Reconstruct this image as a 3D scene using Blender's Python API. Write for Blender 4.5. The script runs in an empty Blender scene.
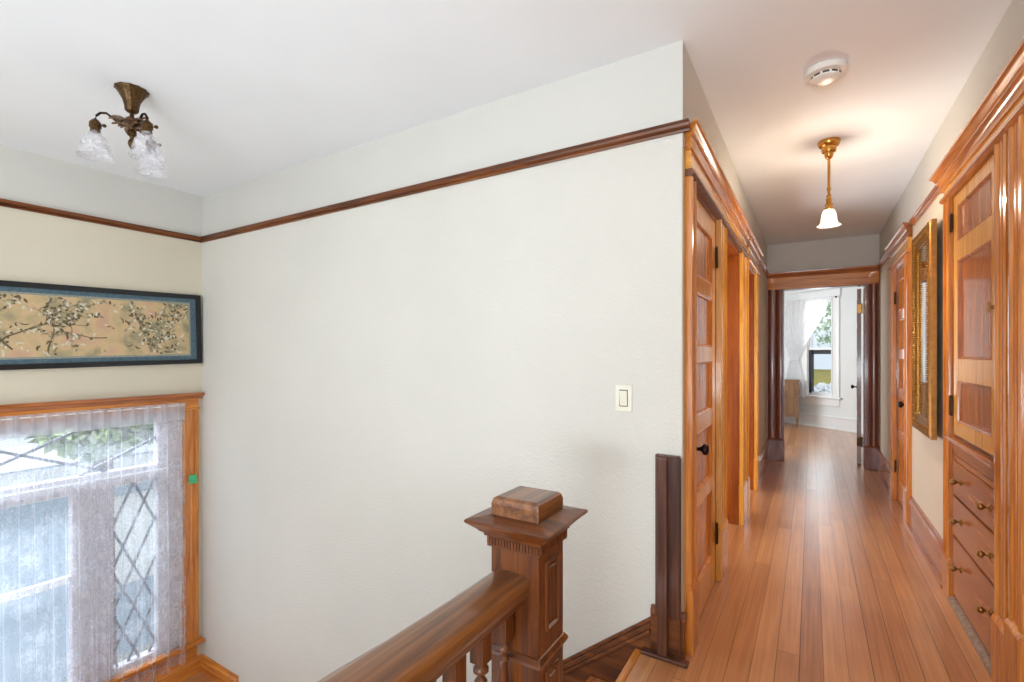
import bpy, bmesh, math, random
from mathutils import Vector, Matrix
C = bpy.context.scene.collection
SC = bpy.context.scene
rnd = random.Random(7)

# ---------------------------------------------------------------- camera
F_PX, YAW, HOR, CAM_H = 487.8, 0.5502, 354.1, 1.30
cd = bpy.data.cameras.new('camera'); cam = bpy.data.objects.new('camera', cd); C.objects.link(cam)
cd.sensor_width = 36.0; cd.lens = F_PX / 1024 * 36.0
cd.shift_y = (HOR - 341.0) / 1024
cd.clip_start = 0.05
cam.location = (0, 0, CAM_H); cam.rotation_euler = (math.pi/2, 0, YAW)
SC.camera = cam
SC.view_settings.view_transform = 'Standard'; SC.view_settings.look = 'None'
SC.view_settings.gamma = 1; SC.view_settings.exposure = 0.0
SC.view_settings.use_curve_mapping = False

# ---------------------------------------------------------------- world
W = bpy.data.worlds.new('sky'); SC.world = W; W.use_nodes = True
bgn = W.node_tree.nodes['Background']
bgn.inputs[0].default_value = (0.88, 0.94, 1.0, 1); bgn.inputs[1].default_value = 1.7

# ---------------------------------------------------------------- daylight at the windows and added fill lamps
def area(name, loc, look, sx, sy, power, col=(1, 1, 1)):
    l = bpy.data.lights.new(name, 'AREA'); l.shape = 'RECTANGLE'; l.size = sx; l.size_y = sy
    l.energy = power; l.color = col
    o = bpy.data.objects.new(name, l); C.objects.link(o); o.location = loc
    o.rotation_euler = (Vector(look) - Vector(loc)).to_track_quat('-Z', 'Y').to_euler()
    return o
area('fill_rear_hall', (-0.1, -2.5, 0.9), (-0.1, -1.75, 2.6), 1.1, 1.2, 175, (0.82, 0.92, 1.0))  # added fill behind the camera, tilted up to brighten hall and ceiling
area('fill_rear_stair', (-2.6, -2.6, 0.5), (-2.6, -0.9, 2.1), 2.6, 1.4, 24, (0.90, 0.955, 1.0))  # added fill lamp out of view, lifts the stair wall and ceiling
area('daylight_stair_window', (-7.2, 0.9, 3.2), (-4.4, 0.9, -0.1), 3.0, 2.5, 520, (0.90, 0.96, 1.0))
area('fill_side_room', (-1.7, 3.68, 0.55), (0, 3.68, 2.0), 0.9, 0.9, 24, (0.92, 0.96, 1.0))  # added low lamp aimed up through the opening to brighten the far ceiling
area('fill_side_room', (-1.7, 4.90, 0.55), (0, 4.90, 2.0), 1.1, 0.9, 36, (0.92, 0.96, 1.0))  # second added low lamp, same purpose at the next opening
area('fill_bedroom_side', (-2.0, 8.4, 1.45), (0.5, 8.6, 1.3), 1.3, 1.6, 50, (0.95, 0.98, 1.0))  # lamp at an unseen, added side window to brighten the bedroom
area('daylight_bedroom_bay', (0.13, 10.30, 1.45), (-0.3, 7.6, 1.4), 0.4, 1.5, 4, (0.95, 0.98, 1.0))

# ---------------------------------------------------------------- materials
def lin(c):
    return tuple(((v/255)/12.92 if v/255 <= 0.04045 else ((v/255+0.055)/1.055)**2.4) for v in c) + (1,)
def base(name, rough=0.5, metal=0.0, col=(200, 200, 200), coat=0.0, spec=0.5):
    m = bpy.data.materials.new(name); m.use_nodes = True
    nt = m.node_tree; b = nt.nodes['Principled BSDF']
    b.inputs['Base Color'].default_value = lin(col); b.inputs['Roughness'].default_value = rough
    b.inputs['Metallic'].default_value = metal; b.inputs['Coat Weight'].default_value = coat
    b.inputs['Coat Roughness'].default_value = 0.12
    b.inputs['Specular IOR Level'].default_value = spec
    return m, nt, b
def N(nt, t, **kw):
    n = nt.nodes.new(t)
    for k, v in kw.items(): setattr(n, k, v)
    return n
def ramp(nt, stops):
    r = N(nt, 'ShaderNodeValToRGB'); e = r.color_ramp.elements
    while len(e) < len(stops): e.new(0.5)
    for i, (p, c) in enumerate(stops): e[i].position = p; e[i].color = c if len(c) == 4 else lin(c)
    return r
def wood(name, dark, mid, light, axis=2, rough=0.32, coat=0.35, scale=1.0):
    m, nt, b = base(name, rough, coat=coat); b.inputs['Coat Roughness'].default_value = 0.07
    tc = N(nt, 'ShaderNodeTexCoord'); mp = N(nt, 'ShaderNodeMapping')
    s = [22*scale, 22*scale, 22*scale]; s[axis] = 1.3*scale; mp.inputs['Scale'].default_value = s
    nt.links.new(tc.outputs['Object'], mp.inputs[0])
    n1 = N(nt, 'ShaderNodeTexNoise'); n1.inputs['Scale'].default_value = 1.6; n1.inputs['Detail'].default_value = 6; n1.inputs['Distortion'].default_value = 0.7
    nt.links.new(mp.outputs[0], n1.inputs[0])
    r = ramp(nt, [(0.28, dark), (0.5, mid), (0.74, light)])
    nt.links.new(n1.outputs[0], r.inputs[0])
    mp2 = N(nt, 'ShaderNodeMapping'); s2 = [90*scale]*3; s2[axis] = 3*scale; mp2.inputs['Scale'].default_value = s2
    nt.links.new(tc.outputs['Object'], mp2.inputs[0])
    n2 = N(nt, 'ShaderNodeTexNoise'); n2.inputs['Scale'].default_value = 2.0; n2.inputs['Detail'].default_value = 3
    nt.links.new(mp2.outputs[0], n2.inputs[0])
    r2 = ramp(nt, [(0.35, (0.72, 0.70, 0.68, 1)), (0.6, (1, 1, 1, 1))]); nt.links.new(n2.outputs[0], r2.inputs[0])
    mx = N(nt, 'ShaderNodeMixRGB', blend_type='MULTIPLY'); mx.inputs[0].default_value = 0.8
    nt.links.new(r.outputs[0], mx.inputs[1]); nt.links.new(r2.outputs[0], mx.inputs[2])
    nt.links.new(mx.outputs[0], b.inputs['Base Color'])
    bp = N(nt, 'ShaderNodeBump'); bp.inputs['Strength'].default_value = 0.04; bp.inputs['Distance'].default_value = 0.001
    nt.links.new(n2.outputs[0], bp.inputs['Height']); nt.links.new(bp.outputs[0], b.inputs['Normal'])
    return m
def plaster(name, col, bump=0.35, sc=55, var=0.04, rough=0.75):
    m, nt, b = base(name, rough, col=col, spec=0.25)
    tc = N(nt, 'ShaderNodeTexCoord')
    n = N(nt, 'ShaderNodeTexNoise'); n.inputs['Scale'].default_value = sc; n.inputs['Detail'].default_value = 4
    nt.links.new(tc.outputs['Object'], n.inputs[0])
    bp = N(nt, 'ShaderNodeBump'); bp.inputs['Strength'].default_value = bump; bp.inputs['Distance'].default_value = 0.004
    nt.links.new(n.outputs[0], bp.inputs['Height']); nt.links.new(bp.outputs[0], b.inputs['Normal'])
    n2 = N(nt, 'ShaderNodeTexNoise'); n2.inputs['Scale'].default_value = 1.1; n2.inputs['Detail'].default_value = 3
    nt.links.new(tc.outputs['Object'], n2.inputs[0])
    c = lin(col); d = tuple(v*(1-var) for v in c[:3]) + (1,)
    r = ramp(nt, [(0.35, d), (0.6, c)]); nt.links.new(n2.outputs[0], r.inputs[0]); nt.links.new(r.outputs[0], b.inputs['Base Color'])
    return m
def plain(name, col, rough=0.5, metal=0.0, coat=0.0, var=0.12, sc=30):
    m, nt, b = base(name, rough, metal, col, coat)
    tc = N(nt, 'ShaderNodeTexCoord'); n = N(nt, 'ShaderNodeTexNoise'); n.inputs['Scale'].default_value = sc
    nt.links.new(tc.outputs['Object'], n.inputs[0]); c = lin(col)
    r = ramp(nt, [(0.3, tuple(v*(1-var) for v in c[:3])+(1,)), (0.7, tuple(min(1, v*(1+var*0.5)) for v in c[:3])+(1,))])
    nt.links.new(n.outputs[0], r.inputs[0]); nt.links.new(r.outputs[0], b.inputs['Base Color'])
    return m

HON = ((208, 138, 50), (232, 164, 66), (242, 182, 84))      # honey fir
ORG = ((170, 94, 32), (212, 130, 52), (230, 156, 74))
RED = ((136, 72, 36), (176, 104, 56), (200, 130, 78))
OAK = ((64, 30, 10), (108, 56, 20), (140, 80, 34))         # dark newel oak
M = {}
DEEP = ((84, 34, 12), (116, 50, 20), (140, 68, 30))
JMB = ((132, 62, 14), (158, 78, 20), (176, 92, 28))  # orange wood with the jambs' low light put into a darker colour
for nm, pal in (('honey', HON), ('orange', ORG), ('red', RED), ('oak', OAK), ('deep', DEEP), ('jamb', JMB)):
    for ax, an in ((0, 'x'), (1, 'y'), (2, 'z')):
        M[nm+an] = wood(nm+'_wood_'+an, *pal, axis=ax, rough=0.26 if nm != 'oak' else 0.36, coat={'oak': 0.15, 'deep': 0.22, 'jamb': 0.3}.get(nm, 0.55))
M['railtop'] = wood('rail_oak', (70, 38, 18), (120, 72, 36), (150, 98, 56), axis=1, rough=0.3, coat=0.4)
M['wall'] = plaster('white_textured_plaster', (214, 211, 203), 0.9, 75)
M['upper'] = plaster('upper_wall_paint', (208, 206, 200), 0.15, 40)
M['cream'] = plaster('cream_wall_paint', (212, 201, 184), 0.25, 60)
M['greyc'] = plaster('stair_end_wall_paint', (214, 206, 186), 0.25, 60)
M['ceil'] = plaster('ceiling_paint', (240, 243, 246), 0.12, 35)
M['bedwall'] = plaster('bedroom_white_paint', (232, 236, 236), 0.1, 40)
M['whitetrim'] = plain('white_painted_wood', (238, 240, 240), 0.35, var=0.03)
M['brass'] = plain('polished_brass', (200, 148, 76), 0.25, 1.0, var=0.2, sc=60)
M['oldbrass'] = plain('aged_brass', (92, 68, 40), 0.40, 0.8, var=0.5, sc=90)
M['castbrass'] = plain('cast_brass_leaves', (150, 122, 98), 0.5, 0.6, var=0.5, sc=110)
M['knobbrass'] = plain('worn_knob_brass', (158, 118, 66), 0.33, 0.9, var=0.35, sc=80)
M['bronze'] = plain('dark_bronze', (44, 28, 20), 0.35, 0.7, var=0.4, sc=60)
M['hinge'] = plain('hinge_metal', (74, 48, 24), 0.4, 0.8, var=0.4, sc=90)
M['gold'] = plain('antique_gold_gilding', (150, 104, 40), 0.38, 0.75, var=0.45, sc=120)
M['goldflat'] = plain('gold_frame_edge', (148, 100, 44), 0.4, 0.6, var=0.25, sc=40)
M['black'] = plain('black_lacquer', (26, 28, 32), 0.3, var=0.2)
M['bluemat'] = plain('blue_mat_board', (80, 104, 116), 0.7, var=0.25, sc=45)
M['greymat'] = plain('pale_dotted_border', (150, 156, 146), 0.7, var=0.5, sc=300)
M['plastic'] = plain('white_plastic', (238, 234, 226), 0.35, var=0.03)
M['ivory'] = plain('ivory_plate', (226, 222, 206), 0.35, var=0.05)
M['darkslot'] = plain('dark_vent_slot', (70, 66, 60), 0.6)
M['green'] = plain('green_tape', (70, 190, 130), 0.5, var=0.1)
M['lead'] = plain('lead_came', (128, 130, 138), 0.45, 0.3, var=0.2)
M['sash'] = plain('sash_wood_paint', (204, 198, 202), 0.5, var=0.15)
M['screen'] = plain('black_screen_frame', (34, 34, 38), 0.5)
M['worn'] = plain('worn_grey_strip', (150, 128, 112), 0.6, var=0.4, sc=50)
M['chip'] = plaster('chipped_plaster_edge', (222, 200, 168), 0.6, 70, var=0.15)
M['darkpost'] = wood('dark_post_wood', (50, 24, 14), (84, 44, 26), (112, 66, 42), axis=2, rough=0.4)
M['rattan'] = wood('dresser_panel_wood', (110, 78, 50), (140, 104, 70), (160, 124, 88), axis=2, rough=0.5)
M['dresser'] = wood('dresser_wood', (104, 74, 50), (136, 100, 70), (158, 122, 90), axis=0, rough=0.4)

# floor of narrow fir boards running along Y
def floor_mat():
    m, nt, b = base('fir_floor_boards', 0.2, coat=0.8)
    b.inputs['Coat Roughness'].default_value = 0.22
    L = nt.links.new
    tc = N(nt, 'ShaderNodeTexCoord'); sp = N(nt, 'ShaderNodeSeparateXYZ'); L(tc.outputs['Object'], sp.inputs[0])
    def mt(op, a, bb=None, c=None):
        n = N(nt, 'ShaderNodeMath', operation=op)
        for i, v in enumerate((a, bb, c)):
            if v is None: continue
            if isinstance(v, (int, float)): n.inputs[i].default_value = v
            else: L(v, n.inputs[i])
        return n.outputs[0]
    xs = mt('DIVIDE', sp.outputs[0], 0.086); idx = mt('FLOOR', xs); fx = mt('FRACT', xs)
    wn0 = N(nt, 'ShaderNodeTexWhiteNoise', noise_dimensions='1D'); L(idx, wn0.inputs['W'])
    ys = mt('ADD', mt('DIVIDE', sp.outputs[1], 4.6), mt('MULTIPLY', wn0.outputs[0], 7.3)); iy = mt('FLOOR', ys); fy = mt('FRACT', ys)
    cb = N(nt, 'ShaderNodeCombineXYZ'); L(idx, cb.inputs[0]); L(iy, cb.inputs[1])
    wn = N(nt, 'ShaderNodeTexWhiteNoise', noise_dimensions='2D'); L(cb.outputs[0], wn.inputs[0])
    mp = N(nt, 'ShaderNodeMapping'); mp.inputs['Scale'].default_value = (60, 1.6, 1)
    L(tc.outputs['Object'], mp.inputs[0])
    ad = N(nt, 'ShaderNodeVectorMath', operation='ADD'); L(mp.outputs[0], ad.inputs[0])
    sc = N(nt, 'ShaderNodeVectorMath', operation='SCALE'); sc.inputs['Scale'].default_value = 13; L(wn.outputs['Color'], sc.inputs[0]); L(sc.outputs[0], ad.inputs[1])
    n1 = N(nt, 'ShaderNodeTexNoise'); n1.inputs['Scale'].default_value = 1.2; n1.inputs['Detail'].default_value = 5; L(ad.outputs[0], n1.inputs[0])
    v = mt('ADD', mt('MULTIPLY', n1.outputs[0], 0.62), mt('MULTIPLY', wn.outputs[0], 0.38))
    r = ramp(nt, [(0.2, (154, 96, 56)), (0.5, (188, 128, 80)), (0.8, (216, 156, 104))]); L(v, r.inputs[0])
    n3 = N(nt, 'ShaderNodeTexNoise'); n3.inputs['Scale'].default_value = 2.2; n3.inputs['Detail'].default_value = 3; L(tc.outputs['Object'], n3.inputs[0])
    r3 = ramp(nt, [(0.35, (0.86, 0.80, 0.80, 1)), (0.6, (1, 1, 1, 1))]); L(n3.outputs[0], r3.inputs[0])
    mx = N(nt, 'ShaderNodeMixRGB', blend_type='MULTIPLY'); mx.inputs[0].default_value = 1; L(r.outputs[0], mx.inputs[1]); L(r3.outputs[0], mx.inputs[2])
    gap = mt('LESS_THAN', mt('MINIMUM', fx, mt('SUBTRACT', 1.0, fx)), 0.024)
    gy = mt('LESS_THAN', fy, 0.0007)
    g = mt('MAXIMUM', mt('MULTIPLY', gap, mt('ADD', mt('MULTIPLY', wn0.outputs[0], 0.65), 0.2)), mt('MULTIPLY', gy, 0.7))
    mg = N(nt, 'ShaderNodeMixRGB'); L(g, mg.inputs[0]); L(mx.outputs[0], mg.inputs[1]); mg.inputs[2].default_value = lin((52, 24, 12))
    L(mg.outputs[0], b.inputs['Base Color'])
    rr = N(nt, 'ShaderNodeMapRange'); rr.inputs[3].default_value = 0.28; rr.inputs[4].default_value = 0.42; L(n3.outputs[0], rr.inputs[0]); L(rr.outputs[0], b.inputs['Roughness'])
    n4 = N(nt, 'ShaderNodeTexNoise'); n4.inputs['Scale'].default_value = 9; L(tc.outputs['Object'], n4.inputs[0])
    bp = N(nt, 'ShaderNodeBump'); bp.inputs['Strength'].default_value = 0.25; bp.inputs['Distance'].default_value = 0.004
    L(mt('SUBTRACT', n4.outputs[0], mt('MULTIPLY', g, 0.6)), bp.inputs['Height']); L(bp.outputs[0], b.inputs['Normal'])
    return m
M['floor'] = floor_mat()
def glass_mat(name, tint=(0.96, 0.98, 1.0, 1), gl=0.07):
    m = bpy.data.materials.new(name); m.use_nodes = True; nt = m.node_tree; nt.nodes.clear()
    o = N(nt, 'ShaderNodeOutputMaterial'); t = N(nt, 'ShaderNodeBsdfTransparent'); t.inputs[0].default_value = tint
    g = N(nt, 'ShaderNodeBsdfGlossy'); g.inputs['Roughness'].default_value = 0.03
    mx = N(nt, 'ShaderNodeMixShader'); mx.inputs[0].default_value = gl
    nt.links.new(t.outputs[0], mx.inputs[1]); nt.links.new(g.outputs[0], mx.inputs[2]); nt.links.new(mx.outputs[0], o.inputs[0])
    return m
M['glass'] = glass_mat('window_glass')
def lace_mat(name, col, lo, hi, pattern=True, band=None):
    m = bpy.data.materials.new(name); m.use_nodes = True; nt = m.node_tree; nt.nodes.clear(); L = nt.links.new
    o = N(nt, 'ShaderNodeOutputMaterial'); t = N(nt, 'ShaderNodeBsdfTransparent')
    d = N(nt, 'ShaderNodeBsdfDiffuse'); d.inputs[0].default_value = lin(col)
    tl = N(nt, 'ShaderNodeBsdfTranslucent'); tl.inputs[0].default_value = lin(col)
    a = N(nt, 'ShaderNodeMixShader'); a.inputs[0].default_value = 0.62; L(d.outputs[0], a.inputs[1]); L(tl.outputs[0], a.inputs[2])
    mx = N(nt, 'ShaderNodeMixShader'); L(t.outputs[0], mx.inputs[1]); L(a.outputs[0], mx.inputs[2]); L(mx.outputs[0], o.inputs[0])
    tc = N(nt, 'ShaderNodeTexCoord')
    if pattern:
        n = N(nt, 'ShaderNodeTexNoise'); n.inputs['Scale'].default_value = 40; n.inputs['Detail'].default_value = 5; n.inputs['Roughness'].default_value = 0.7; L(tc.outputs['Object'], n.inputs[0])
        v = N(nt, 'ShaderNodeTexVoronoi'); v.inputs['Scale'].default_value = 7; L(tc.outputs['Object'], v.inputs[0])
        m1 = N(nt, 'ShaderNodeMath', operation='SUBTRACT'); L(n.outputs[0], m1.inputs[0]); 
        m2 = N(nt, 'ShaderNodeMath', operation='MULTIPLY'); m2.inputs[1].default_value = 0.42; L(v.outputs['Distance'], m2.inputs[0]); L(m2.outputs[0], m1.inputs[1])
        r = N(nt, 'ShaderNodeMapRange'); r.inputs[1].default_value = 0.22; r.inputs[2].default_value = 0.48; r.inputs[3].default_value = lo; r.inputs[4].default_value = hi
        L(m1.outputs[0], r.inputs[0])
        lw = N(nt, 'ShaderNodeLayerWeight'); lw.inputs[0].default_value = 0.5
        fr_ = N(nt, 'ShaderNodeMapRange'); fr_.inputs[1].default_value = 0.25; fr_.inputs[2].default_value = 0.95; fr_.inputs[3].default_value = 0.0; fr_.inputs[4].default_value = 0.5; L(lw.outputs['Facing'], fr_.inputs[0])
        sm = N(nt, 'ShaderNodeMath', operation='ADD', use_clamp=True); L(r.outputs[0], sm.inputs[0]); L(fr_.outputs[0], sm.inputs[1]); L(sm.outputs[0], mx.inputs[0])
    else:
        n = N(nt, 'ShaderNodeTexNoise'); n.inputs['Scale'].default_value = 12; L(tc.outputs['Object'], n.inputs[0])
        r = N(nt, 'ShaderNodeMapRange'); r.inputs[1].default_value = 0.3; r.inputs[2].default_value = 0.7; r.inputs[3].default_value = lo; r.inputs[4].default_value = hi
        L(n.outputs[0], r.inputs[0]); L(r.outputs[0], mx.inputs[0])
    return m
M['lace'] = lace_mat('white_lace', (238, 243, 255), 0.22, 0.48)
M['lacehead'] = lace_mat('lace_heading', (240, 243, 252), 0.62, 0.84, False)
M['sheer'] = lace_mat('white_sheer', (250, 251, 252), 0.86, 0.97, False)
def frosted():
    m = bpy.data.materials.new('etched_glass'); m.use_nodes = True; nt = m.node_tree; nt.nodes.clear(); L = nt.links.new
    o = N(nt, 'ShaderNodeOutputMaterial'); t = N(nt, 'ShaderNodeBsdfTransparent'); t.inputs[0].default_value = (0.97, 0.97, 0.98, 1)
    p = N(nt, 'ShaderNodeBsdfPrincipled'); p.inputs['Base Color'].default_value = lin((238, 238, 240)); p.inputs['Roughness'].default_value = 0.15
    tc = N(nt, 'ShaderNodeTexCoord'); n = N(nt, 'ShaderNodeTexNoise'); n.inputs['Scale'].default_value = 38; n.inputs['Detail'].default_value = 3; L(tc.outputs['Object'], n.inputs[0])
    r = N(nt, 'ShaderNodeMapRange'); r.inputs[1].default_value = 0.4; r.inputs[2].default_value = 0.62; r.inputs[3].default_value = 0.07; r.inputs[4].default_value = 0.30; L(n.outputs[0], r.inputs[0])
    mx = N(nt, 'ShaderNodeMixShader'); L(r.outputs[0], mx.inputs[0]); L(t.outputs[0], mx.inputs[1]); L(p.outputs[0], mx.inputs[2]); L(mx.outputs[0], o.inputs[0])
    return m
M['etched'] = frosted()
def emis(name, col, s):
    m, nt, b = base(name, 0.3, col=(255, 250, 240)); b.inputs['Emission Color'].default_value = lin(col); b.inputs['Emission Strength'].default_value = s
    return m
def glowglass():
    m = bpy.data.materials.new('lit_opal_glass'); m.use_nodes = True; nt = m.node_tree; nt.nodes.clear(); L = nt.links.new
    o = N(nt, 'ShaderNodeOutputMaterial'); t = N(nt, 'ShaderNodeBsdfTransparent'); t.inputs[0].default_value = (1, .97, .92, 1)
    e = N(nt, 'ShaderNodeEmission'); e.inputs[0].default_value = lin((255, 246, 228)); e.inputs[1].default_value = 2.2
    mx = N(nt, 'ShaderNodeMixShader'); mx.inputs[0].default_value = 0.5
    L(t.outputs[0], mx.inputs[1]); L(e.outputs[0], mx.inputs[2]); L(mx.outputs[0], o.inputs[0]); return m
M['glow'] = glowglass()
m, nt, b = base('mirror_silver', 0.02, 1.0, (236, 240, 240)); M['mirror'] = m
def leaf_mat():
    m, nt, b = base('garden_leaves', 0.6, col=(120, 150, 90)); tc = N(nt, 'ShaderNodeTexCoord'); n = N(nt, 'ShaderNodeTexNoise'); n.inputs['Scale'].default_value = 3; n.inputs['Detail'].default_value = 5
    nt.links.new(tc.outputs['Object'], n.inputs[0]); r = ramp(nt, [(0.35, (116, 142, 100)), (0.55, (170, 190, 146)), (0.7, (222, 230, 210))])
    nt.links.new(n.outputs[0], r.inputs[0]); nt.links.new(r.outputs[0], b.inputs['Base Color']); return m
M['leaf'] = leaf_mat()
M['siding'] = plain('pale_blue_siding', (176, 196, 216), 0.7, var=0.08, sc=4)
M['trimw'] = plain('white_house_trim', (236, 238, 240), 0.6, var=0.03)
M['roofg'] = plain('pale_grey_roof', (206, 210, 214), 0.8, var=0.1)
M['yellow'] = plain('yellow_house_wall', (206, 190, 112), 0.7, var=0.1)
M['lawn'] = plain('pale_ground', (176, 180, 172), 0.9, var=0.2, sc=2)
M['bark'] = plain('tree_bark', (110, 96, 82), 0.9, var=0.3)

# picture canvas: tan silk with soft coloured clouds
m, nt, b = base('tan_silk', 0.65, col=(212, 180, 134)); tc = N(nt, 'ShaderNodeTexCoord')
n = N(nt, 'ShaderNodeTexNoise'); n.inputs['Scale'].default_value = 7; n.inputs['Detail'].default_value = 7; n.inputs['Distortion'].default_value = 0.25
nt.links.new(tc.outputs['Object'], n.inputs[0])
r = ramp(nt, [(0.30, (140, 136, 110)), (0.43, (184, 164, 124)), (0.55, (204, 176, 134)), (0.68, (198, 160, 132))])
nt.links.new(n.outputs[0], r.inputs[0]); nt.links.new(r.outputs[0], b.inputs['Base Color']); M['silk'] = m
M['ink'] = plain('dark_thread', (104, 88, 66), 0.7, var=0.3)
M['sage'] = plain('sage_thread', (150, 142, 112), 0.7, var=0.3)
M['palethread'] = plain('pale_thread', (208, 204, 184), 0.7, var=0.1)

# ---------------------------------------------------------------- mesh helpers
def BM(): return bmesh.new()
def hexa(bm, P):       # 8 points: bottom 4, top 4 (same order)
    v = [bm.verts.new(p) for p in P]
    for f in ((3,2,1,0),(4,5,6,7),(0,1,5,4),(1,2,6,5),(2,3,7,6),(3,0,4,7)): bm.faces.new([v[i] for i in f])
def box(bm, x0, x1, y0, y1, z0, z1):
    hexa(bm, [(x0,y0,z0),(x1,y0,z0),(x1,y1,z0),(x0,y1,z0),(x0,y0,z1),(x1,y0,z1),(x1,y1,z1),(x0,y1,z1)])
class Fr:              # frame standing on a wall: n out of the wall, t along it
    def __init__(s, o, n, t): s.o = Vector(o); s.n = Vector(n); s.t = Vector(t)
    def p(s, n, t, z): q = s.o + s.n*n + s.t*t; return (q.x, q.y, z)
    def box(s, bm, n0, n1, t0, t1, z0, z1):
        hexa(bm, [s.p(n0,t0,z0), s.p(n1,t0,z0), s.p(n1,t1,z0), s.p(n0,t1,z0), s.p(n0,t0,z1), s.p(n1,t0,z1), s.p(n1,t1,z1), s.p(n0,t1,z1)])
    def prof_t(s, bm, prof, t0, t1, dz=0.0):      # profile (n,z) pushed along t; dz = rise over the length
        a = [bm.verts.new(s.p(n, t0, z)) for n, z in prof]; b = [bm.verts.new(s.p(n, t1, z+dz)) for n, z in prof]
        loft(bm, a, b)
    def prof_z(s, bm, prof, z0, z1):               # profile (t,n) pushed up
        a = [bm.verts.new(s.p(n, t, z0)) for t, n in prof]; b = [bm.verts.new(s.p(n, t, z1)) for t, n in prof]
        loft(bm, a, b)
def loft(bm, a, b):
    k = len(a); bm.faces.new(a); bm.faces.new(b[::-1])
    for i in range(k): bm.faces.new((a[i], b[i], b[(i+1) % k], a[(i+1) % k]))
def lathe(bm, prof, cx=0, cy=0, seg=24, flute=0.0, nf=8, mat=None):     # prof (r,z)
    rings = []
    for r, z in prof:
        ring = []
        for i in range(seg):
            a = 2*math.pi*i/seg; rr = r*(1+flute*math.cos(nf*a)); p = Vector((cx+rr*math.cos(a), cy+rr*math.sin(a), z))
            if mat: p = mat @ p
            ring.append(bm.verts.new(p))
        rings.append(ring)
    for a, b in zip(rings, rings[1:]):
        for i in range(seg): bm.faces.new((a[i], a[(i+1) % seg], b[(i+1) % seg], b[i]))
    return rings
def capped(bm, prof, cx=0, cy=0, seg=24, mat=None):
    r = lathe(bm, prof, cx, cy, seg, mat=mat)
    bm.faces.new(r[0][::-1]); bm.faces.new(r[-1])
def tube(bm, pts, rad, seg=10):
    pts = [Vector(p) for p in pts]; rings = []; up = Vector((0.13, 0.27, 1)).normalized()
    for i, p in enumerate(pts):
        d = (pts[min(i+1, len(pts)-1)] - pts[max(i-1, 0)]).normalized()
        u = d.cross(up).normalized(); w = u.cross(d)
        r = rad[i] if isinstance(rad, (list, tuple)) else rad
        rings.append([bm.verts.new(p + (u*math.cos(a) + w*math.sin(a))*r) for a in (2*math.pi*k/seg for k in range(seg))])
    for a, b in zip(rings, rings[1:]):
        for i in range(seg): bm.faces.new((a[i], a[(i+1) % seg], b[(i+1) % seg], b[i]))
    bm.faces.new(rings[0][::-1]); bm.faces.new(rings[-1])
def wpos(o):
    v = Vector((0, 0, 0))
    while o: v += o.location; o = o.parent
    return v
def obj(name, bm, mat, parent=None, bevel=0.0, smooth=False, loc=None, solid=0, closed=True):
    me = bpy.data.meshes.new(name)
    if closed: bmesh.ops.recalc_face_normals(bm, faces=bm.faces)
    base_p = wpos(parent) if parent else Vector((0, 0, 0))
    l = Vector(loc) if loc is not None else (Vector((0, 0, 0)) if parent else None)
    if l is None:      # top-level mesh: origin at the base centre of its bounds
        xs = [v.co.x for v in bm.verts]; ys = [v.co.y for v in bm.verts]; zs = [v.co.z for v in bm.verts]
        l = Vector(((min(xs)+max(xs))/2, (min(ys)+max(ys))/2, min(zs)))
    elif loc is not None and parent: l = l - base_p
    for v in bm.verts: v.co -= base_p + l
    bm.to_mesh(me); bm.free()
    for mm in (mat if isinstance(mat, list) else [mat]): me.materials.append(mm if not isinstance(mm, str) else M[mm])
    o = bpy.data.objects.new(name, me); C.objects.link(o); o.location = l
    if parent: o.parent = parent
    if smooth:
        for p in me.polygons: p.use_smooth = True
        if smooth != 'all':
            md = o.modifiers.new('wn', 'EDGE_SPLIT'); md.split_angle = math.radians(40)
    if bevel:
        md = o.modifiers.new('bv', 'BEVEL'); md.width = bevel; md.segments = 2; md.limit_method = 'ANGLE'; md.angle_limit = math.radians(50)
    return o
def thing(name, label, cat, loc, group=None, kind=None):
    o = bpy.data.objects.new(name, None); C.objects.link(o); o.location = loc; o.empty_display_size = 0.1
    tag(o, label, cat, group, kind); return o
def tag(o, label=None, cat=None, group=None, kind=None):
    if label: o['label'] = label
    if cat: o['category'] = cat
    if group: o['group'] = group
    if kind: o['kind'] = kind
    return o
def struct(name, bm, mat, label, cat, bevel=0.0, **k):
    return tag(obj(name, bm, mat, None, bevel, **k), label, cat, kind='structure')

# ---------------------------------------------------------------- key planes
XL, XR, YW, YE, XW, H, PR = -0.468, 0.649, 2.158, 6.783, -4.4175, 2.641, 2.286
AX, AY = 0.657, 9.832
FL = Fr((XL, 0, 0), (1, 0, 0), (0, 1, 0)); FRt = Fr((XR, 0, 0), (-1, 0, 0), (0, 1, 0))
FE = Fr((0, YE, 0), (0, -1, 0), (1, 0, 0)); FW = Fr((0, YW, 0), (0, -1, 0), (1, 0, 0))
FN = Fr((XW, 0, 0), (1, 0, 0), (0, 1, 0)); FB = Fr((AX, AY, 0), (-0.60194, -0.79854, 0), (-0.79854, 0.60194, 0))
OPT = 2.06            # top of door openings
TH = 0.13             # wall thickness

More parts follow.
